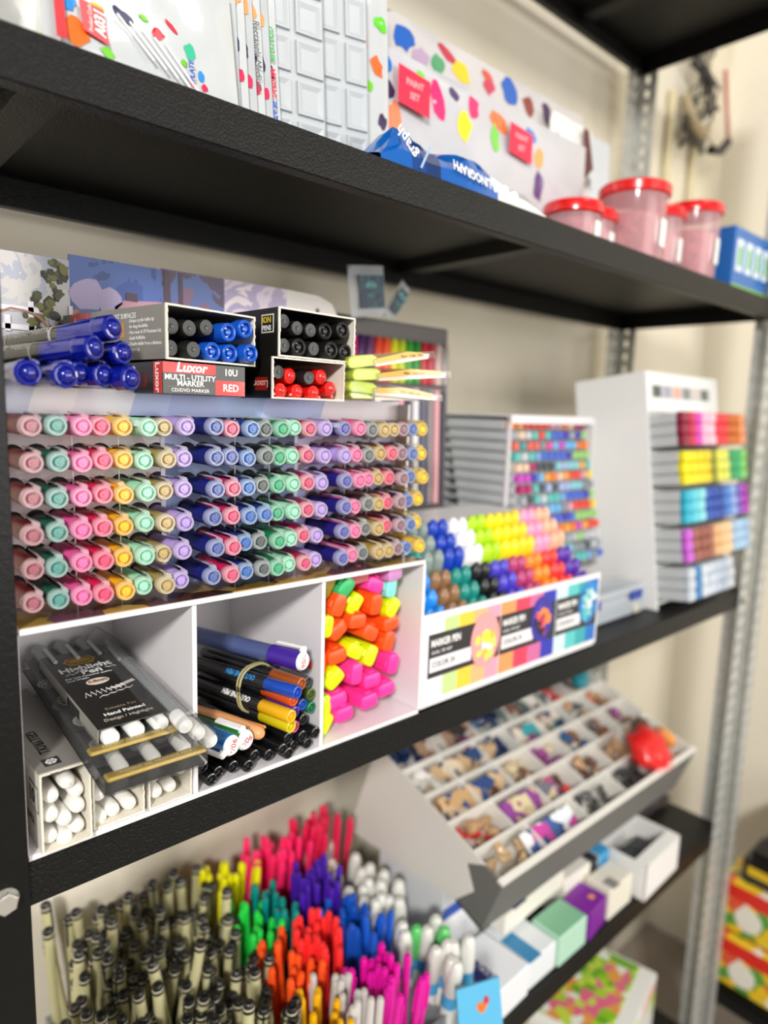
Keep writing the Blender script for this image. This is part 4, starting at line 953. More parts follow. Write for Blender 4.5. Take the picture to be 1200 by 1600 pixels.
# fan of rectangular palette packs
for k in range(7):
    x = .230+.0098*k; y = .034+.0040*k; last = k == 6
    bl = [(.0640-.003, .098, .006, 'f59a55', 1.2, .3), (.0605, .062, .004, '2c2050', 1.6, 0), (.0640, .040, .0032, 'e01c50', 1.5, 0)] if not last else [(.050, .112, .007, 'e01c38', .6, -.5), (.062, .060, .004, '2c2050', 1.6, 0), (.058, .018, .004, '6cc81c', 1, 0), (.050, .018, .004, '1c86d8', .8, 0)]
    t, yy = packet('palette_packet', 'thin clear packet of a rectangular white palette, %s in the fanned stack from the left' % ORD[k], TR(x-.030, y, ZS) @ RZ(-6) @ RX(-8), .140, .148-.002*k, .003, PKT2 if k % 2 else PKT, group='fanned rectangular palette packets', seed=10+k, wr=.0003, blobs=bl)
    if k in (4, 6):
        nm2 = 'Rectangle Medium'
        text(nm2, .0080, mat('55585c', .5), t, (.0545 if k == 6 else .064, -.0034, .090), (0, 0, -1), (1, 0, 0), sx=.9)
    if last:
        px = .0625
        text('COLOUR', .0078, mat('3fae4e', .5), t, (px, -.0034, .096), (0, 0, -1), (1, 0, 0), bold=.03, sx=.85)
        text('MIXING', .0078, mat('d8304c', .5), t, (px, -.0034, .063), (0, 0, -1), (1, 0, 0), bold=.03, sx=.85)
        text('PLATE', .0078, mat('2b5fc0', .5), t, (px, -.0034, .037), (0, 0, -1), (1, 0, 0), bold=.03, sx=.85)
# white well palettes behind
def wells(x, y, w_, h_, label, ry=0, seed=0, nx=3, nz=5, rz=-10):
    t = thing('mixing_palette', label, 'palette', M=TR(x, y, ZS+.001) @ RZ(rz) @ RX(-6) @ RY(ry), group='white plastic well palettes')
    g = G(); g.box(0, w_, 0, .004, 0, h_, bev=.0015)
    g.part('palette_plate', mat('b9bec2', .3, coat=.3), t)
    g = G(); cw, ch = w_/nx, h_/nz
    for i in range(nx):
        for j in range(nz):
            a, b, c_, d = i*cw+.003, (i+1)*cw-.003, j*ch+.003, (j+1)*ch-.003; k = .005
            g.add([(a, 0, c_), (b, 0, c_), (b, 0, d), (a, 0, d), (a, -.0025, c_), (b, -.0025, c_), (b, -.0025, d), (a, -.0025, d), (a+.0015, -.0025, c_+.0015), (b-.0015, -.0025, c_+.0015), (b-.0015, -.0025, d-.0015), (a+.0015, -.0025, d-.0015), (a+k, -.0004, c_+k), (b-k, -.0004, c_+k), (b-k, -.0004, d-k), (a+k, -.0004, d-k)],
                  [(0, 1, 5, 4), (1, 2, 6, 5), (2, 3, 7, 6), (3, 0, 4, 7), (4, 5, 9, 8), (5, 6, 10, 9), (6, 7, 11, 10), (7, 4, 8, 11), (8, 9, 13, 12), (9, 10, 14, 13), (10, 11, 15, 14), (11, 8, 12, 15), (12, 13, 14, 15)])
    g.part('wells', mat('b9bec2', .3, coat=.3), t)
    return t
wells(.316, .062, .060, .165, 'white well palette just right of the fanned packets', nx=2)
wells(.352, .075, .078, .200, 'large white well palette in front of the red tagged packet', nx=3, rz=-14)
t, yy = packet('palette_packet', 'tall clear palette packet with a red tag at its top, behind the well palettes', TR(.418, .088, ZS) @ RZ(-10) @ RX(-5), .110, .225, .010, PKT, seed=31,
               blobs=[(.030, .100, .006, '6cc81c', 1, 0), (.040, .120, .007, 'f0682c', 1.5, .3), (.046, .160, .008, '5cd01c', .8, 0), (.045, .040, .007, 'e0304c', 1.6, 0), (.046, .070, .006, '3a2050', 1.2, 0), (.008, .108, .009, 'c8b8b8', 1.6, .3), (.036, .020, .004, 'e01c38', 1, 0)])
g = G(); g.prism([(-.002, .135), (.026, .128), (.022, .190), (-.006, .195)], -.0108, -.0104, plane='XZ'); g.part('red_tag', mat('e01a3c', .35), t)
text('PALETTE', .010, TW, t, (.012, -.0112, .142), (0, 0, 1), (-1, 0, 0), bold=.02)
# long row of packs on the right, two layers
BL = [(-.181, .140, .0090, '1c6fd0', .9, 0), (-.132, .142, .0065, '7ad04c', 1.2, 0), (-.178, .118, .0090, '3a2050', 1, 0), (-.082, .140, .0080, '4a3068', .7, -.4), (-.107, .126, .0110, 'ef2070', 1.9, .35), (-.048, .138, .0105, 'ef2070', 1.2, 0), (-.001, .136, .0170, 'f57840', .55, -.4), (-.063, .113, .0110, 'f2e02c', 1.3, .2),
      (-.008, .115, .0090, '7ad04c', 1.7, 0), (.062, .138, .0100, '2c80d0', .7, -.5), (.076, .115, .0090, 'f0a860', 1.4, 0), (.082, .082, .0100, '5a2a78', 1.7, 0), (-.168, .092, .0090, 'f08860', 1.8, 0), (-.172, .070, .0090, 'e8304c', 1.2, 0)]
t, yy = packet('paint_set_packet', 'long glossy white packet with two red tags and colourful splashes, behind the blue bag', TR(.670, .110, ZS) @ RX(-1), .380, .158, .010, mat('c9c9cf', .2, coat=.5, noise=.12, nscale=10), seed=41, wr=.0014, blobs=BL, n=26)
for x, z, w_, h_ in ((-.146, .122, .046, .036), (.036, .120, .044, .034)):
    g = G(); g.prism([(x-w_/2, z-h_/2+.002), (x+w_/2, z-h_/2-.002), (x+w_/2, z+h_/2-.002), (x-w_/2, z+h_/2+.002)], -.0095, -.0090, plane='XZ'); g.part('red_tag', mat('ea2a4c', .35), t)
    text('PAINT', .009, mat('f0b0b8', .5), t, (x, -.0100, z+.006), align='CENTER', bold=.02); text('SET', .009, mat('f0b0b8', .5), t, (x, -.0100, z-.006), align='CENTER', bold=.02)
BL = [(-.165, .200, .014, '1c5cb8', 1, .3), (-.140, .188, .012, 'b49ab8', .7, 0), (-.095, .206, .018, 'c02c48', .35, -.3), (-.112, .190, .011, '4c9a68', .9, .3), (-.070, .194, .016, 'e8c81c', .7, 0), (-.022, .207, .011, 'd05040', .5, -.4), (-.018, .196, .011, 'c83858', .8, .6), (.021, .202, .014, '1c5cb8', 1.1, .3), (.060, .196, .011, '8a3430', 1.2, .8), (.104, .196, .013, '3c1a50', 1.2, .3), (.150, .190, .010, '5a2826', 1.6, 0)]
t, yy = packet('paint_set_packet', 'long white packet with coloured splashes standing behind the red tagged one', TR(.715, .150, ZS) @ RX(-1), .390, .222, .010, mat('cbc7c8', .25, coat=.4, noise=.10, nscale=10), seed=42, blobs=BL, n=26)
t, yy = packet('printed_packet', 'upright packet with brown bars and grey lettering at the end of the packet row', TR(.850, .128, ZS) @ RX(-1), .100, .195, .010, mat('efe9e6', .25, coat=.5), seed=43, blobs=[(-.012, .085, .012, 'f5b890', .9, 0), (.020, .078, .014, 'f5b088', .8, 0)])
g = G(); g.prism([(-.045, .166), (-.045, .150), (.030, .126), (.044, .140)], -.0086, -.0082, plane='XZ'); g.prism([(.016, .188), (.030, .188), (.046, .140), (.030, .138)], -.0088, -.0084, plane='XZ'); g.part('brown_bars', mat('5a2826', .5), t)
text('COLOUR', .020, mat('6b6264', .5), t, (-.040, -.0096, .128), (1, 0, -.12), (0, 0, 1), bold=.03); text('PALETTE', .016, mat('6b6264', .5), t, (-.040, -.0096, .108), (1, 0, -.12), (0, 0, 1), bold=.02)
g = G(); g.box(0, .27, 0, .003, 0, .29); o = g.part('white_board', mat('dfe3e6', .5), None, TR(.920, .262, ZS) @ RX(-3)); tag(o, 'plain white board leaning on the wall behind the red tubs', 'board')

# blue bag with lettering at the shelf edge
t = thing('clay_bag', 'crumpled blue and clear bag lettered linograph at the front edge of the shelf', 'packet', M=TR(.395, .004, .5066))
g = G(); n = 26; mseg = 10; rr = random.Random(8); vs = []; fs = []; ms = []
for i in range(n+1):
    u = i/n; x = u*.235; h_ = .036*(1-.35*u)*min(1, 6*u+.25)*min(1, (1-u)*5+.25)*(1+.16*math.sin(13*u+1)); dpt = .050
    for j in range(mseg+1):
        a = PI*j/mseg; yv = -math.cos(a)*dpt/2+dpt/2; zz = max(0, math.sin(a)**.7*h_*(1+.10*math.sin(17*u+5*a)+rr.uniform(-.05, .05)))
        vs.append((x, yv, zz))
for i in range(n):
    for j in range(mseg):
        fs.append((i*(mseg+1)+j, (i+1)*(mseg+1)+j, (i+1)*(mseg+1)+j+1, i*(mseg+1)+j+1)); u = i/n
        ms.append(0 if u < .13 else 1 if u < .20 else 3 if u < .28 and j < 6 else 0 if u < .62 - .02*j else 2)
g.add(vs, fs, ms, smooth=False); g.add([vs[i*(mseg+1)] for i in (0, n)] + [vs[i*(mseg+1)+mseg] for i in (n, 0)], [(0, 1, 2, 3)], 0)
g.part('bag_film', [mat('0c5cb0', .15, coat=.8), mat('0b3f86', .15, coat=.8), mat('e4e6e2', .12, coat=.8), mat('0a2f66', .2, coat=.6)], t)
o = text('LINOGRAPH', .0135, TW, t, (.140, -.0012, .0125), (-1, 0, .10), (0, -.3, -1), bold=.02, sx=.72)
text('graph', .013, TW, t, (.040, .0, .012), (-.6, 0, .5), (-.5, 0, -.6), bold=.01)
g = G(); g.tube([(.046+.0006*k, -.0003-.00002*k, .004+.0012*k) for k in range(18)], .0012, 5); g.part('crimped_seam', mat('a9c4de', .3), t)
for k, (x, z) in enumerate(((.150, .010), (.166, .012), (.182, .010))):
    g = G(); g.lathe([(0, -.012), (.006, -.010), (.009, 0), (.006, .010), (0, .012)], 12, M=TR(x, .012, z)); g.part('white_clay_lump', mat('f4f2ea', .4), t)

# tubs with red lids
def tub(x, y, h_, r, label, k):
    t = thing('lidded_tub', label, 'tub', (x, y, ZS), group='clear tubs with red screw lids')
    g = G(); g.lathe([(0, .0), (r*.86, 0), (r*.90, .003), (r*.96, h_-.014), (r*.96, h_-.012)], 28, axis='Z'); g.part('clear_tub', mat('e8b8bc', .12, alpha=.45, coat=.6), t)
    g = G(); g.lathe([(r*.96, h_-.016), (r*1.04, h_-.014), (r*1.05, h_-.004), (r*1.0, h_-.001), (r*.85, h_), (0, h_)], 28, axis='Z'); g.part('red_lid', mat('e01418', .25, coat=.5), t)
    g = G(); rr = random.Random(k)
    g.lathe([(0, .004), (r*.78, .004), (r*.84, h_*.62), (0, h_*.66)], 16, axis='Z'); g.part('contents', mat('d98088', .6, noise=.6, nscale=120), t)
    g = G(); a0 = -2.3
    vs = []; 
    for i in range(7):
        a = -PI/2 - .1 + .09*i; vs += [((r*.955)*math.cos(a), (r*.955)*math.sin(a), h_*.22), ((r*.97)*math.cos(a), (r*.97)*math.sin(a), h_*.55)]
    g.add(vs, [(2*i, 2*i+2, 2*i+3, 2*i+1) for i in range(6)]); g.part('white_label', mat('f2f4f0', .5), t)
tub(.765, .062, .054, .036, 'low red-lidded tub at the left end of the tub row', 1)
tub(.845, .090, .066, .036, 'red-lidded tub set back behind the first low tub', 2)
tub(.905, .060, .106, .046, 'tallest red-lidded tub in the middle of the row', 3)
tub(1.000, .075, .098, .040, 'red-lidded tub half hidden right of the tallest', 4)
tub(1.062, .050, .112, .042, 'red-lidded tub with a white price label, right of the tallest', 5)
tub(1.135, .085, .092, .034, 'red-lidded tub tucked behind the blue box', 6)
t = thing('blue_carton', 'blue boxed set with pale pictures at the right end of the shelf', 'box', (1.130, .012, ZS))
g = G(); g.box(0, .150, 0, .05, 0, .094, bev=.001); g.part('carton_body', mat('1668b8', .35, coat=.3), t)
g = G()
for k in range(4): g.box(.010+.036*k, .036+.036*k, -.0008, 0, .028, .076, m=0); g.box(.017+.036*k, .029+.036*k, -.0012, -.0008, .036, .066, m=1)
g.box(0, .15, -.0008, 0, 0, .008, m=2)
g.part('printed_pictures', [mat('dfeaf0', .5), mat('5cae5c', .5), mat('8ac83c', .5)], t)

# ------------------------------------------------------------------ wall fittings
t = thing('wall_cable', 'tangle of grey cables with a dark plug hanging on the back wall at upper right', 'cable', (1.60, .325, .95))
rr = random.Random(14)
for k in range(9):
    x0 = rr.uniform(-.10, .06); g = G()
    g.tube([(x0*(1-s)+s*rr.uniform(-.09, .09), -.012-.03*math.sin(s*3)*rr.random(), .20-.26*s*rr.uniform(.8, 1)) for s in [i/7 for i in range(8)]], rr.uniform(.003, .006), 6)
    g.part('cable', mat(rr.choice(['5c5850', '8a8272', '3c3a38', 'b5ab90', '1e1e1e']), .6), t)
g = G(); g.tube([(-.09, -.02, .04), (-.06, -.03, -.01), (-.01, -.03, -.02), (.03, -.02, .0)], .012, 8); g.part('tan_conduit_bend', mat('a89878', .6), t)
g = G(); g.tube([(.040, -.03, -.040), (.090, -.03, -.030), (.125, -.03, .0)], .010, 8); g.part('dark_plug', mat('232128', .4), t)
g = G(); g.tube([(.125, -.03, .0), (.135, -.02, .05), (.120, -.01, .16)], .005, 6); g.part('red_lead', mat('b8685c', .5), t)
for x, lb in ((1.50, 'slim cream conduit running down the wall beside the back post'), (1.62, 'slim cream conduit running down the wall under the cable tangle')):
    g = G(); g.tube([(x, .325, .70 if x < 1.6 else .62), (x, .325, 1.0)], .009, 8); o = g.part('wall_conduit', mat('d8cca8', .6), None); tag(o, lb, 'conduit')

# ------------------------------------------------------------------ lower shelf: organiser with pens
ZL = -.467
og = thing('pen_organiser', 'clear grey plastic organiser on the lower shelf full of upright pens', 'organiser', (0, 0, ZL))
gp = mat('9aa2a4', .2, alpha=.5, coat=.4)
OX = [.180, .362, .440, .520, .585]; OY = [-.002, .070, .145, .225, .284]
g = G(); g.box(OX[0], OX[-1], OY[0], OY[-1], .001, .004); g.part('organiser_floor', gp, og)
for x in OX:
    g = G(); g.box(x-.001, x+.001, OY[0], OY[-1], .004, .085); g.part('organiser_wall', gp, og)
for y in OY:
    g = G(); g.box(OX[0], OX[-1], y-.001, y+.001, .004, .085); g.part('organiser_wall', gp, og)
g = G()
for k in range(4): g.box(OX[0]-.0016, OX[0]-.001, .02+.06*k, .05+.06*k, .03, .075)
g.part('white_sticker', mat('e4e6e6', .5), og)
# fineliners
def finel():
    g = G(); r = .0057
    g.lathe([(0, 0), (r*.9, 0), (r*.9, .105), (r*1.0, .105), (r*1.0, .142)], 12, m=0, axis='Z')
    a = g.mesh('barrel', mat('c4be92', .4))
    g = G(); g.lathe([(r*1.02, .142), (r*1.02, .1445), (r*.98, .1455)], 14, axis='Z', m=0); g.lathe([(r*.98, .1455), (r*.98, .1500), (r*.8, .1515), (r*.45, .1515), (r*.42, .1500), (0, .1500)], 14, axis='Z', m=0); b = g.mesh('cap_end', mat('1a1a18', .3, coat=.4))
    g = G(); g.box(-.0012, .0012, .0050, .0066, .118, .1490, bev=.0004); c = g.mesh('clip', mat('3a3a38', .25, .5))
    g = G(); g.lathe([(r*.98, .1452), (r*1.03, .1454), (r*1.03, .1466), (r*.98, .1468)], 14, axis='Z'); d = g.mesh('cap_band', mat('d8d2b8', .4))
    return a, b, c, d
FL = finel(); rr = random.Random(5); cnt = 0
stations = []
for i in range(14):
    for j in range(22):
        x = .192+.0134*i+(.0065 if j % 2 else 0); y = .006+.0138*j
        if x > .356: continue
        if .19 < x < .235 and .12 < y < .145: continue
        if rr.random() < .07: continue
        stations.append((x, y))
for x, y in stations:
    lx, ly = rr.gauss(0, 5), rr.gauss(0, 5)
    if rr.random() < .15: lx *= 2
    top = rr.gauss(.006, .015) + (.012 if y > .2 else 0)
    ax = 'front' if y < .09 else 'middle' if y < .19 else 'back'; sd = 'left' if x < .25 else 'right' if x > .31 else 'centre'
    t = thing('fineliner', 'khaki fineliner with black cap end standing in the %s %s of the organiser' % (ax, sd), 'fineliner', M=TR(x, y, ZL+.005+max(0, top)) @ RX(max(-9, min(9, lx))) @ RY(max(-8, min(8, ly))) @ RZ(rr.uniform(0, 360)), group='khaki fineliners at the %s %s of the organiser' % (ax, sd))
    for nm_, me in zip(('barrel', 'cap_end', 'clip', 'cap_band'), FL): link(nm_, me, t)
    cnt += 1
# coloured gel pens
def neon(col, barrel=None, r=.0042):
    g = G(); g.lathe([(r*.86, 0), (r*.86, .112)], 12, axis='Z'); a = g.mesh('barrel', mat(barrel or col, .3, alpha=.85, coat=.3))
    g = G(); g.lathe([(r*.9, .108), (r, .110), (r, .155), (r*.75, .1585), (0, .1595)], 14, axis='Z'); b = g.mesh('cap', mat(col, .3, coat=.4))
    g = G(); g.box(-.0010, .0010, r, r+.0018, .118, .150, bev=.0004); c = g.mesh('clip', mat(col, .3, coat=.4))
    return a, b, c
CL = [('e6e010', 'fluorescent yellow', .368, .418, .232, .282, 18, .018, 5), ('ff2a6c', 'hot pink', .425, .500, .235, .282, 26, .022, 6), ('e82050', 'rose pink', .500, .580, .240, .282, 20, .030, 8),
      ('28d84c', 'bright green', .366, .402, .155, .222, 17, 0, 4), ('0a8f88', 'teal', .404, .436, .155, .222, 15, .004, 4), ('4a1fa8', 'purple', .450, .515, .155, .220, 20, .010, 6),
      ('ff5a22', 'orange', .366, .400, .078, .142, 18, 0, 5), ('ff3434', 'coral red', .404, .455, .078, .142, 20, .004, 6), ('1356c0', 'blue', .462, .515, .078, .150, 22, .0, 6),
      ('eeb010', 'ochre yellow', .366, .388, .006, .066, 11, -.006, 4), ('c9c4c0', 'silver grey', .390, .425, .002, .066, 16, -.004, 5), ('e010a0', 'magenta', .430, .485, .0, .068, 22, 0, 6)]
for col, cn, xa, xb, ya, yb, n, up, ln in CL:
    me = neon(col); q = random.Random(int(xa*1e4)); nx = max(2, round((xb-xa)/.0105)); ny = max(2, math.ceil(n/nx)); c_ = 0
    for i in range(nx):
        for j in range(ny):
            if c_ >= n: break
            c_ += 1
            x = xa+(xb-xa)*(i+.5)/nx+q.uniform(-.002, .002); y = ya+(yb-ya)*(j+.5)/ny+q.uniform(-.002, .002)
            t = thing('gel_pen', '%s capped pen standing in the cluster of %s pens in the organiser' % (cn, cn), 'gel pen', M=TR(x, y, ZL+.005+max(0, up+q.uniform(-.004, .008))) @ RX(q.uniform(-ln, ln)) @ RY(q.uniform(-ln, ln)) @ RZ(q.uniform(0, 360)), group='%s pens in the organiser' % cn)
            for nm_, m_ in zip(('barrel', 'cap', 'clip'), me): link(nm_, m_, t)
# correction pens
g = G(); g.lathe([(0, 0), (.0085, 0), (.0090, .02), (.0090, .085)], 16, axis='Z', m=0); CPa = g.mesh('barrel', mat('e9e9e4', .3, coat=.3))
g = G(); g.lathe([(.0091, .085), (.0091, .100)], 16, axis='Z'); CPb = g.mesh('blue_band', mat('4aa8d8', .4))
g = G(); g.lathe([(.0090, .100), (.0096, .101), (.0094, .128), (.0070, .138), (.0040, .141), (0, .141)], 16, axis='Z'); CPc = g.mesh('cap', mat('dcdcd4', .3, coat=.3)); CPg = g.mesh('cap', mat('5cc86a', .3, coat=.3))
k = 0
for i in range(3):
    for j in range(11):
        x = .526+.0205*i+random.uniform(-.002, .002); y = .008+.0245*j+random.uniform(-.002, .002)
        gr = (i, j) in ((2, 2), (1, 3))
        t = thing('correction_pen', '%s correction pen, %s from front in the %s line beside the tray' % ('green capped white' if gr else 'white', ORD[j], ('left', 'middle', 'right')[i]), 'correction pen', M=TR(x, y, ZL+.005) @ RX(random.uniform(-8, 8)) @ RY(random.uniform(-4, 8)), group='white correction pens')
        link('barrel', CPa, t); link('blue_band', CPb, t); link('cap', CPg if gr else CPc, t)
g = G(); g.box(0, .055, 0, .003, 0, .075, m=0); t = thing('blue_packet', 'light blue card packet at the bottom edge beside the magenta pens', 'packet', M=TR(.512, -.040, ZL+.062) @ RZ(-20) @ RX(-15)); g.part('packet_card', mat('5cb4dc', .4), t)
g = G(); blob(g, .030, .050, .006, m=0, seed=2); blob(g, .036, .056, .004, m=1, seed=3, y=-.0006); g.part('printed_flame', [mat('e8742c', .5), mat('c83048', .5)], t)

# ------------------------------------------------------------------ tilted tray of charms
TM_ = TR(.622, .0, -.268) @ RX(20)
ty = thing('charm_tray', 'large grey cardboard tray tilted towards the viewer, divided into rows of small charms', 'tray', M=TM_)
TW_, TD, TH = .535, .250, .085
gc = mat('6d6d69', .6, name='grey_board'); wc = mat('e9e6de', .55, name='white_card')
g = G(); g.box(0, TW_, 0, TD, -TH, -TH+.003); g.part('tray_bottom', gc, ty)
g = G(); g.box(0, TW_, 0, .004, -TH, -.0); g.part('front_wall', gc, ty)
g = G(); g.box(0, TW_, TD-.004, TD, -TH, 0.03); g.part('back_wall', gc, ty)
g = G(); g.box(0, .003, .004, TD-.004, -TH, 0, m=0); g.part('left_wall', gc, ty)
g = G(); g.prism([(.048, -TH+.001), (.030, -.046), (.054, -.020), (.030, .0035), (TD, .0035), (TD, -TH-.085)], -.0015, .0, plane='YZ'); g.part('white_left_cheek', wc, ty)
g = G(); g.box(TW_-.003, TW_, .004, TD-.004, -TH, 0); g.part('right_wall', wc, ty)
g = G(); g.box(-.002, TW_, -.0010, .008, -.0, .0040); g.part('white_front_rim', wc, ty)
NR = 5; rowd = (TD-.008)/NR
for i in range(1, NR):
    y = .004+rowd*i; g = G(); g.box(.003, TW_-.003, y-.0015, y+.0015, -.045, .0005); g.part('row_divider', wc, ty)
rr = random.Random(77)
g = G(); g.box(.003, TW_-.003, .004, TD-.004, -.048, -.045); g.part('inner_floor', wc, ty)
CH = []
chc = [['c9a982', 'd8c4a0', 'a87c50'], ['1c3f7c', '2a5a8c', '16305c'], ['f2f0ea', 'e8e4dc'], ['8a5c44', '6a4432'], ['7c2c6c', '9a4a8c'], ['3a3a3c', '5a5a5e'], ['d83c34'], ['b8926a', 'e0caa8']]
for cc in chc:
    for c in cc:
        g = G(); g.lathe([(0, 0), (.006, .0004), (.0078, .003), (.0060, .0065), (.003, .0075), (0, .008)], 9, axis='Z', M=Matrix.Diagonal((1, .8, 1, 1))); g.lathe([(0, 0), (.0032, .001), (.0030, .005), (0, .006)], 8, axis='Z', M=TR(.006, .003, .002))
        g.lathe([(0, 0), (.0032, .001), (.0030, .005), (0, .006)], 8, axis='Z', M=TR(-.006, .003, .002))
        CH.append(g.mesh('charm', mat(c, .35, coat=.4)))
names = ['front', 'second', 'third', 'fourth', 'back']
cn_ = {0: 'tan', 1: 'tan', 2: 'brown', 3: 'navy', 4: 'blue', 5: 'dark blue', 6: 'white', 7: 'cream', 8: 'dark brown', 9: 'brown', 10: 'plum', 11: 'mauve', 12: 'black', 13: 'grey', 14: 'red', 15: 'tan', 16: 'pale tan'}
total = 0
for i in range(NR):
    ncol = [5, 6, 7, 7, 6][i]
    for c in range(ncol):
        x0 = .004+(TW_-.008)*c/ncol; x1 = .004+(TW_-.008)*(c+1)/ncol; y0 = .004+rowd*i
        if c: g = G(); g.box(x0-.0012, x0+.0012, y0+.0015, y0+rowd-.0015, -.045, -.004); g.part('cell_divider', wc, ty)
        base = rr.randrange(len(CH)); alt = rr.randrange(len(CH))
        if i == 0 and c in (1,): base, alt = 6, 3
        if i == 0 and c == 0: base, alt = 0, 1
        if i == 0 and c in (2, 3): base = alt = 12
        for q in range(8 if total < 290 else 0):
            ci = base if rr.random() < .6 else alt
            cx_ = x0+.010+(x1-x0-.020)*((q % 4)+.5)/4+rr.uniform(-.002, .002); cy_ = y0+.012+(rowd-.024)*(q//4)+rr.uniform(-.003, .003)
            M = TM_ @ TR(cx_, cy_, -.040+.010*(q % 3)+rr.uniform(0, .006)) @ Matrix.Scale(rr.uniform(1.15, 1.55), 4) @ RX(rr.uniform(-40, 60)) @ RY(rr.uniform(-40, 40)) @ RZ(rr.uniform(0, 360))
            o = link('charm', CH[ci], None, M); total += 1
            tag(o, '%s charm in the %s cell of the %s row of the tilted tray' % (cn_[ci], ORD[c], names[i]), 'charm', 'charms in the %s cell of the %s tray row' % (ORD[c], names[i]))
# printed card inserts in the tray rows
for i, c, w_, col, lb in ((3, .05, .14, ['16304c', 'c8a880', '2c4a74', 'e0cdb0'], 'navy and tan charm card in the fourth row of the tray'), (2, .02, .13, ['1f4a8c', 'd0b088', '28467c', 'c8a070'], 'blue and tan charm card in the third row of the tray'),
                      (4, .06, .12, ['6a4a3a', 'a88870', '3a3434', 'c8c0b8'], 'brown and grey charm card in the back row of the tray'), (0, .085, .115, ['17407c', 'f2f2f2', '3a5a9c', 'e8eef4', 'c83a9c'], 'blue card with white and pink figures in the front row of the tray'),
                      (3, .24, .12, ['8a5c44', 'e0d4c8', 'c8b8a8', '3aa0a8'], 'brown charm card further right in the fourth row'), (4, .25, .14, ['c8c4bc', '5a6a6c', 'e8e4dc', '7c5c4c'], 'grey charm card further right in the back row'), (1, .10, .12, ['c8b088', '8a3a90', '6a6a78', 'd8c8a0'], 'tan and mauve charm card in the second row')):
    g = G(); g.box(0, w_, 0, .032, 0, .001)
    o = g.part('charm_card', ramp_mat('charm_card_print', col, 55, 'v'), None, TM_ @ TR(c, .004+rowd*i+.008, -.016) @ RX(20)); tag(o, lb, 'card')
    mm = [random.choice(CH[:3]) for _ in range(4)]
def lump(name, label, x, y, z, col, sx, sy, sz, col2=None, seed=1):
    t = thing(name, label, 'packet', M=TM_ @ TR(x, y, z) @ RX(18) @ RZ(20)); g = G(); n = 14; rr = random.Random(seed); vs = []; fs = []
    for i in range(n+1):
        for j in range(n):
            th = PI*i/n; ph = 2*PI*j/n; q = 1+.14*math.sin(5*ph+3*th)+rr.uniform(-.06, .06)
            vs.append((sx*math.sin(th)*math.cos(ph)*q, sy*math.sin(th)*math.sin(ph)*q, sz*math.cos(th)))
    for i in range(n):
        for j in range(n): fs.append((i*n+j, i*n+(j+1) % n, (i+1)*n+(j+1) % n, (i+1)*n+j))
    g.add(vs, fs, 0, smooth=True); g.part('bag', mat('f05050' if col2 is None else col2, .15, alpha=.18, coat=.3), t)
    g = G(); g.add([(v[0]*.82, v[1]*.82, v[2]*.82) for v in vs], fs, 0, smooth=True); g.part('bag_contents', mat(col, .35, bump=.6, bscale=300), t)
lump('red_charm_bag', 'bright red bag lying on the right front of the tilted tray', .425, .040, .014, 'f0120c', .050, .042, .028, seed=3)
lump('teal_charm_bag', 'small teal bag in the back row of the tilted tray', .475, .215, .010, '1a8ca0', .030, .020, .016, '6ac0c8', seed=4)
lump('orange_charm', 'orange charm bag at the right end of the tilted tray', .500, .045, .006, 'f0961c', .014, .022, .014, 'f0b060', seed=5)
lump('dark_charm_bag', 'dark brown bag behind the red one in the tilted tray', .470, .080, .010, '4a4234', .020, .018, .018, '7a7060', seed=6)

# ------------------------------------------------------------------ cartons along the front of the lower shelf
rs = thing('long_carton', 'long white carton with a blue stripe under the tilted tray', 'box', (.625, .096, ZL+.001))
g = G(); g.box(0, .54, 0, .13, 0, .139, bev=.001); g.part('carton_body', mat('e6e7e9', .45), rs)
g = G(); g.box(0, .54, -.0006, 0, .088, .104); g.part('blue_stripe', mat('1f4fb4', .4), rs)
def boxy(name, label, x, y, z, w_, d, h_, col, rz=0, parts=(), rx=0):
    t = thing(name, label, 'box', M=TR(x, y, z) @ RZ(rz) @ RX(rx))
    g = G(); g.box(0, w_, 0, d, 0, h_, bev=.0012); g.part('carton_body', mat(col, .45, coat=.1), t)
    for nm_, c, (a, b, c0, d0, e, f) in parts:
        g = G(); g.box(a, b, c0, d0, e, f); g.part(nm_, mat(c, .45), t)
    return t
b = boxy('small_carton', 'white carton with navy print standing nearest the bottom edge of the picture', .612, .000, ZL+.001, .085, .078, .046, 'eceef2', 2, (('navy_print', '2b2f78', (.008, .026, .020, .050, .0458, .0464)),))
text('BOX', .016, mat('2b2f78', .5), b, (.030, .052, .0466), (0, -1, 0), (1, 0, 0), bold=.03)
b = boxy('small_carton', 'white carton with blue picture end behind the nearest carton', .702, .006, ZL+.001, .062, .078, .042, 'e6ebee', 0, (('blue_picture', '3c88b8', (.0, .026, -.0006, .050, .0416, .0424)),))
b = boxy('mint_carton', 'mint green carton beside the purple one on the lower shelf', .766, .002, ZL+.001, .070, .048, .046, 'b4dcc4', 0, (('darker_mint_top', '84bc98', (.002, .068, .002, .046, .0458, .0464)),))
b = boxy('cream_carton', 'cream carton lying against the long carton', .705, .052, ZL+.052, .150, .034, .030, 'ebe6da', 2, (('navy_print', '33386c', (.020, .05, -.0005, .02, .0296, .0304)),))
b = boxy('purple_carton', 'purple carton with a small yellow mark on the lower shelf edge', .842, .000, ZL+.001, .055, .045, .046, '7d1f98', 6, (('orange_mark', 'f0a050', (.030, .040, .012, .020, .0458, .0464)),))
b = boxy('cream_carton', 'cream carton with a black and blue end in front of the open white box', .850, .050, ZL+.001, .125, .040, .066, 'ede8dc', 0, (('blue_end_panel', '3c9ad0', (.095, .126, -.0006, .036, .030, .0664)), ('black_print', '26262a', (.070, .092, -.0006, .024, .040, .0666))))
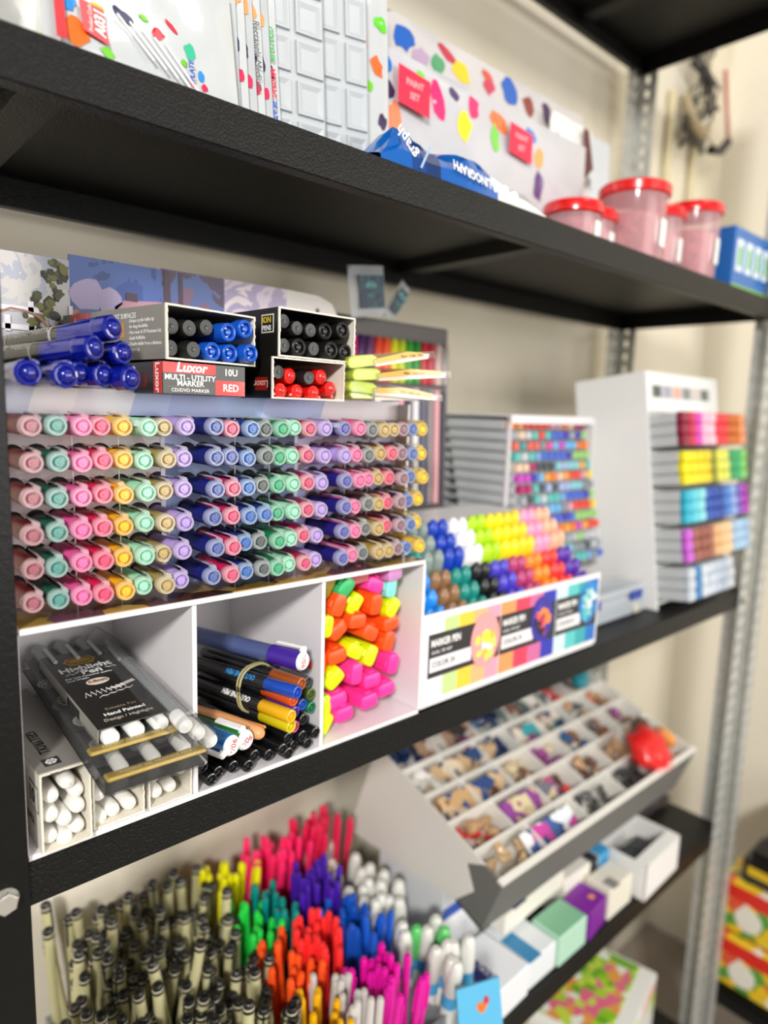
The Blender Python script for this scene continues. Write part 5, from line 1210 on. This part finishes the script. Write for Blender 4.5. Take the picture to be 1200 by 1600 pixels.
b = boxy('cream_carton', 'cream carton second along, right of the purple carton', .902, .004, ZL+.001, .070, .042, .050, 'e9e3d4', 0, (('grey_print', '8c8a84', (.010, .030, -.0005, .02, .0496, .0504)),))
# open white box
t = thing('open_white_box', 'open white box with a cut-out top at the right of the lower shelf', 'box', M=TR(.985, -.012, ZL+.001) @ RZ(2))
g = G(); W_, D_, H_ = .125, .095, .062
g.box(0, W_, 0, .003, 0, H_); g.box(0, W_, D_-.003, D_, 0, H_); g.box(0, .003, 0, D_, 0, H_); g.box(W_-.003, W_, 0, D_, 0, H_); g.box(0, W_, 0, D_, 0, .002)
g.box(.003, W_-.003, .003, .022, H_-.002, H_); g.box(.003, W_-.003, D_-.022, D_-.003, H_-.002, H_); g.part('box_shell', mat('f0efec', .4), t)
g = G(); g.box(.012, .060, .024, .070, .003, .040, bev=.004); g.box(.068, .115, .024, .070, .003, .034, bev=.004); g.part('dark_contents', mat('3c3e42', .5), t)
t = boxy('white_bottle_cap', 'small white capped pot behind the open white box', 1.085, .098, ZL+.001, .028, .028, .07, 'eceae4')
t = thing('dark_net_bag', 'dark purple black pouch lying at the right end of the lower shelf', 'packet', M=TR(1.235, .165, ZL+.016))
g = G(); n = 16; vs = []; fs = []; q = random.Random(9)
for i in range(n+1):
    for j in range(n+1):
        u, v = i/n*2-1, j/n*2-1; e = (1-u**4)*(1-v**4); vs.append((u*.060, v*.075, .020*e*(1+.3*math.sin(6*u+4*v))+q.uniform(0, .002)))
b_ = len(vs); vs += [(p[0], p[1], -.012) for p in vs]
for i in range(n):
    for j in range(n):
        a = i*(n+1)+j; fs += [(a, a+n+1, a+n+2, a+1), (b_+a, b_+a+1, b_+a+n+2, b_+a+n+1)]
g.add(vs, fs, 0, smooth=True); g.part('pouch_body', mat('2a1f26', .35, noise=.5, nscale=60), t)
g = G(); g.tube([(-.03, -.06, .016), (0, -.05, .026), (.03, -.06, .018)], .003, 6); g.part('strap', mat('5a3a44', .4), t)

# ------------------------------------------------------------------ bottom shelf goods, neighbouring rack
ZB = -.93
t = boxy('green_carton', 'bright green and white carton with leafy print on the lowest shelf', .972, -.005, ZB+.001, .225, .165, .175, 'f2f3ee', 12, ())
g = G(); g.box(.006, .219, .03, .165, .1752, .1762, m=0); g.part('green_print_top', ramp_mat('green_candy_print', ['8cc81c', 'f0f4e8', 'a8d82c', '6cae1c', 'e8a04c', 'c8e04c', 'e86a8c'], 60, 'v'), t)
g = G(); g.box(.004, .221, -.0008, 0, .10, .172, m=0); g.part('pink_lime_front', ramp_mat('lime_pink_print', ['f2f3ee', 'c8e060', 'f2f3ee', 'f0b8b0', 'f2f3ee'], 26, 'v'), t)
t = boxy('pastel_carton', 'pastel yellow and pink printed carton at the bottom edge of the picture', .768, -.01, ZB+.001, .170, .17, .150, 'efe6d8', 2, ())
g = G(); g.box(.003, .167, .003, .167, .1502, .1510); g.part('pastel_print', ramp_mat('pastel_print', ['f2dc8c', 'f0c0b4', 'f2eee6', 'b8dcdc', 'f0d0a0'], 24, 'v'), t)
t = boxy('cardboard_box', 'brown cardboard box standing at the back of the lowest shelf', 1.06, .225, ZB+.001, .22, .062, .30, '9a8468', 0, (('packing_tape', '7c6850', (.09, .13, -.0006, 0, .0, .30)),))
nr = thing('neighbour_shelf', 'shelf of the neighbouring rack holding the red and yellow packs', 'shelf', (0, 0, 0))
g = G(); g.box(1.385, 1.78, -.62, .030, -.872, -.870); g.box(1.385, 1.388, -.62, .030, -.904, -.870); g.part('shelf_panel', BLACK_SHELF, nr)
ns = thing('neighbour_shelf', 'higher black shelf of the neighbouring rack above the red and yellow packs', 'shelf', (0, 0, 0))
g = G(); g.box(1.385, 1.78, -.62, -.040, -.542, -.540); g.box(1.385, 1.388, -.62, -.040, -.572, -.540); g.part('shelf_panel', BLACK_SHELF, ns)
py = ramp_mat('red_yellow_print', ['e8301c', 'f2c81c', 'f2d84c', 'e85c3c', 'f0e8d8', 'f2c81c', '5ca03c'], 42, 'v', coat=.2)
k = 0
for lev in range(2):
    for q in range(3):
        y = -.36+.128*q; z = -.869+.125*lev; k += 1
        t = thing('snack_pack', '%s red and yellow pack on the neighbouring rack, %s layer' % (('nearest', 'second', 'farthest')[q], ('lower', 'upper')[lev]), 'packet', (1.40, y, z), group='red and yellow packs on the neighbouring rack')
        g = G(); g.box(0, .10, 0, .122, 0, .118, bev=.008); g.part('pack_body', py, t)
        g = G(); g.lathe([(0, 0), (.026, 0), (.026, .001), (0, .001)], 20, axis='Z', M=TR(0, .062, .045) @ RY(-90)); g.part('white_roundel', mat('efe9dc', .5), t)
        g = G(); g.box(-.001, 0, .008, .114, .078, .108); g.part('red_banner', mat('e02a1c', .4), t)
t = boxy('yellow_carton', 'dark carton with yellow stripes on top of the red and yellow packs', 1.40, -.36, -.618, .10, .34, .05, '2a2620', 0, (('yellow_stripe', 'e8c01c', (-.001, 0, .01, .33, .018, .036)),))
t = boxy('blue_carton', 'blue box seen beyond the right post on the neighbouring rack', 1.40, -.42, -.539, .12, .22, .14, '3f78b8', 0, (('white_panel', 'dfe4ea', (-.001, 0, .01, .21, .05, .13)),))
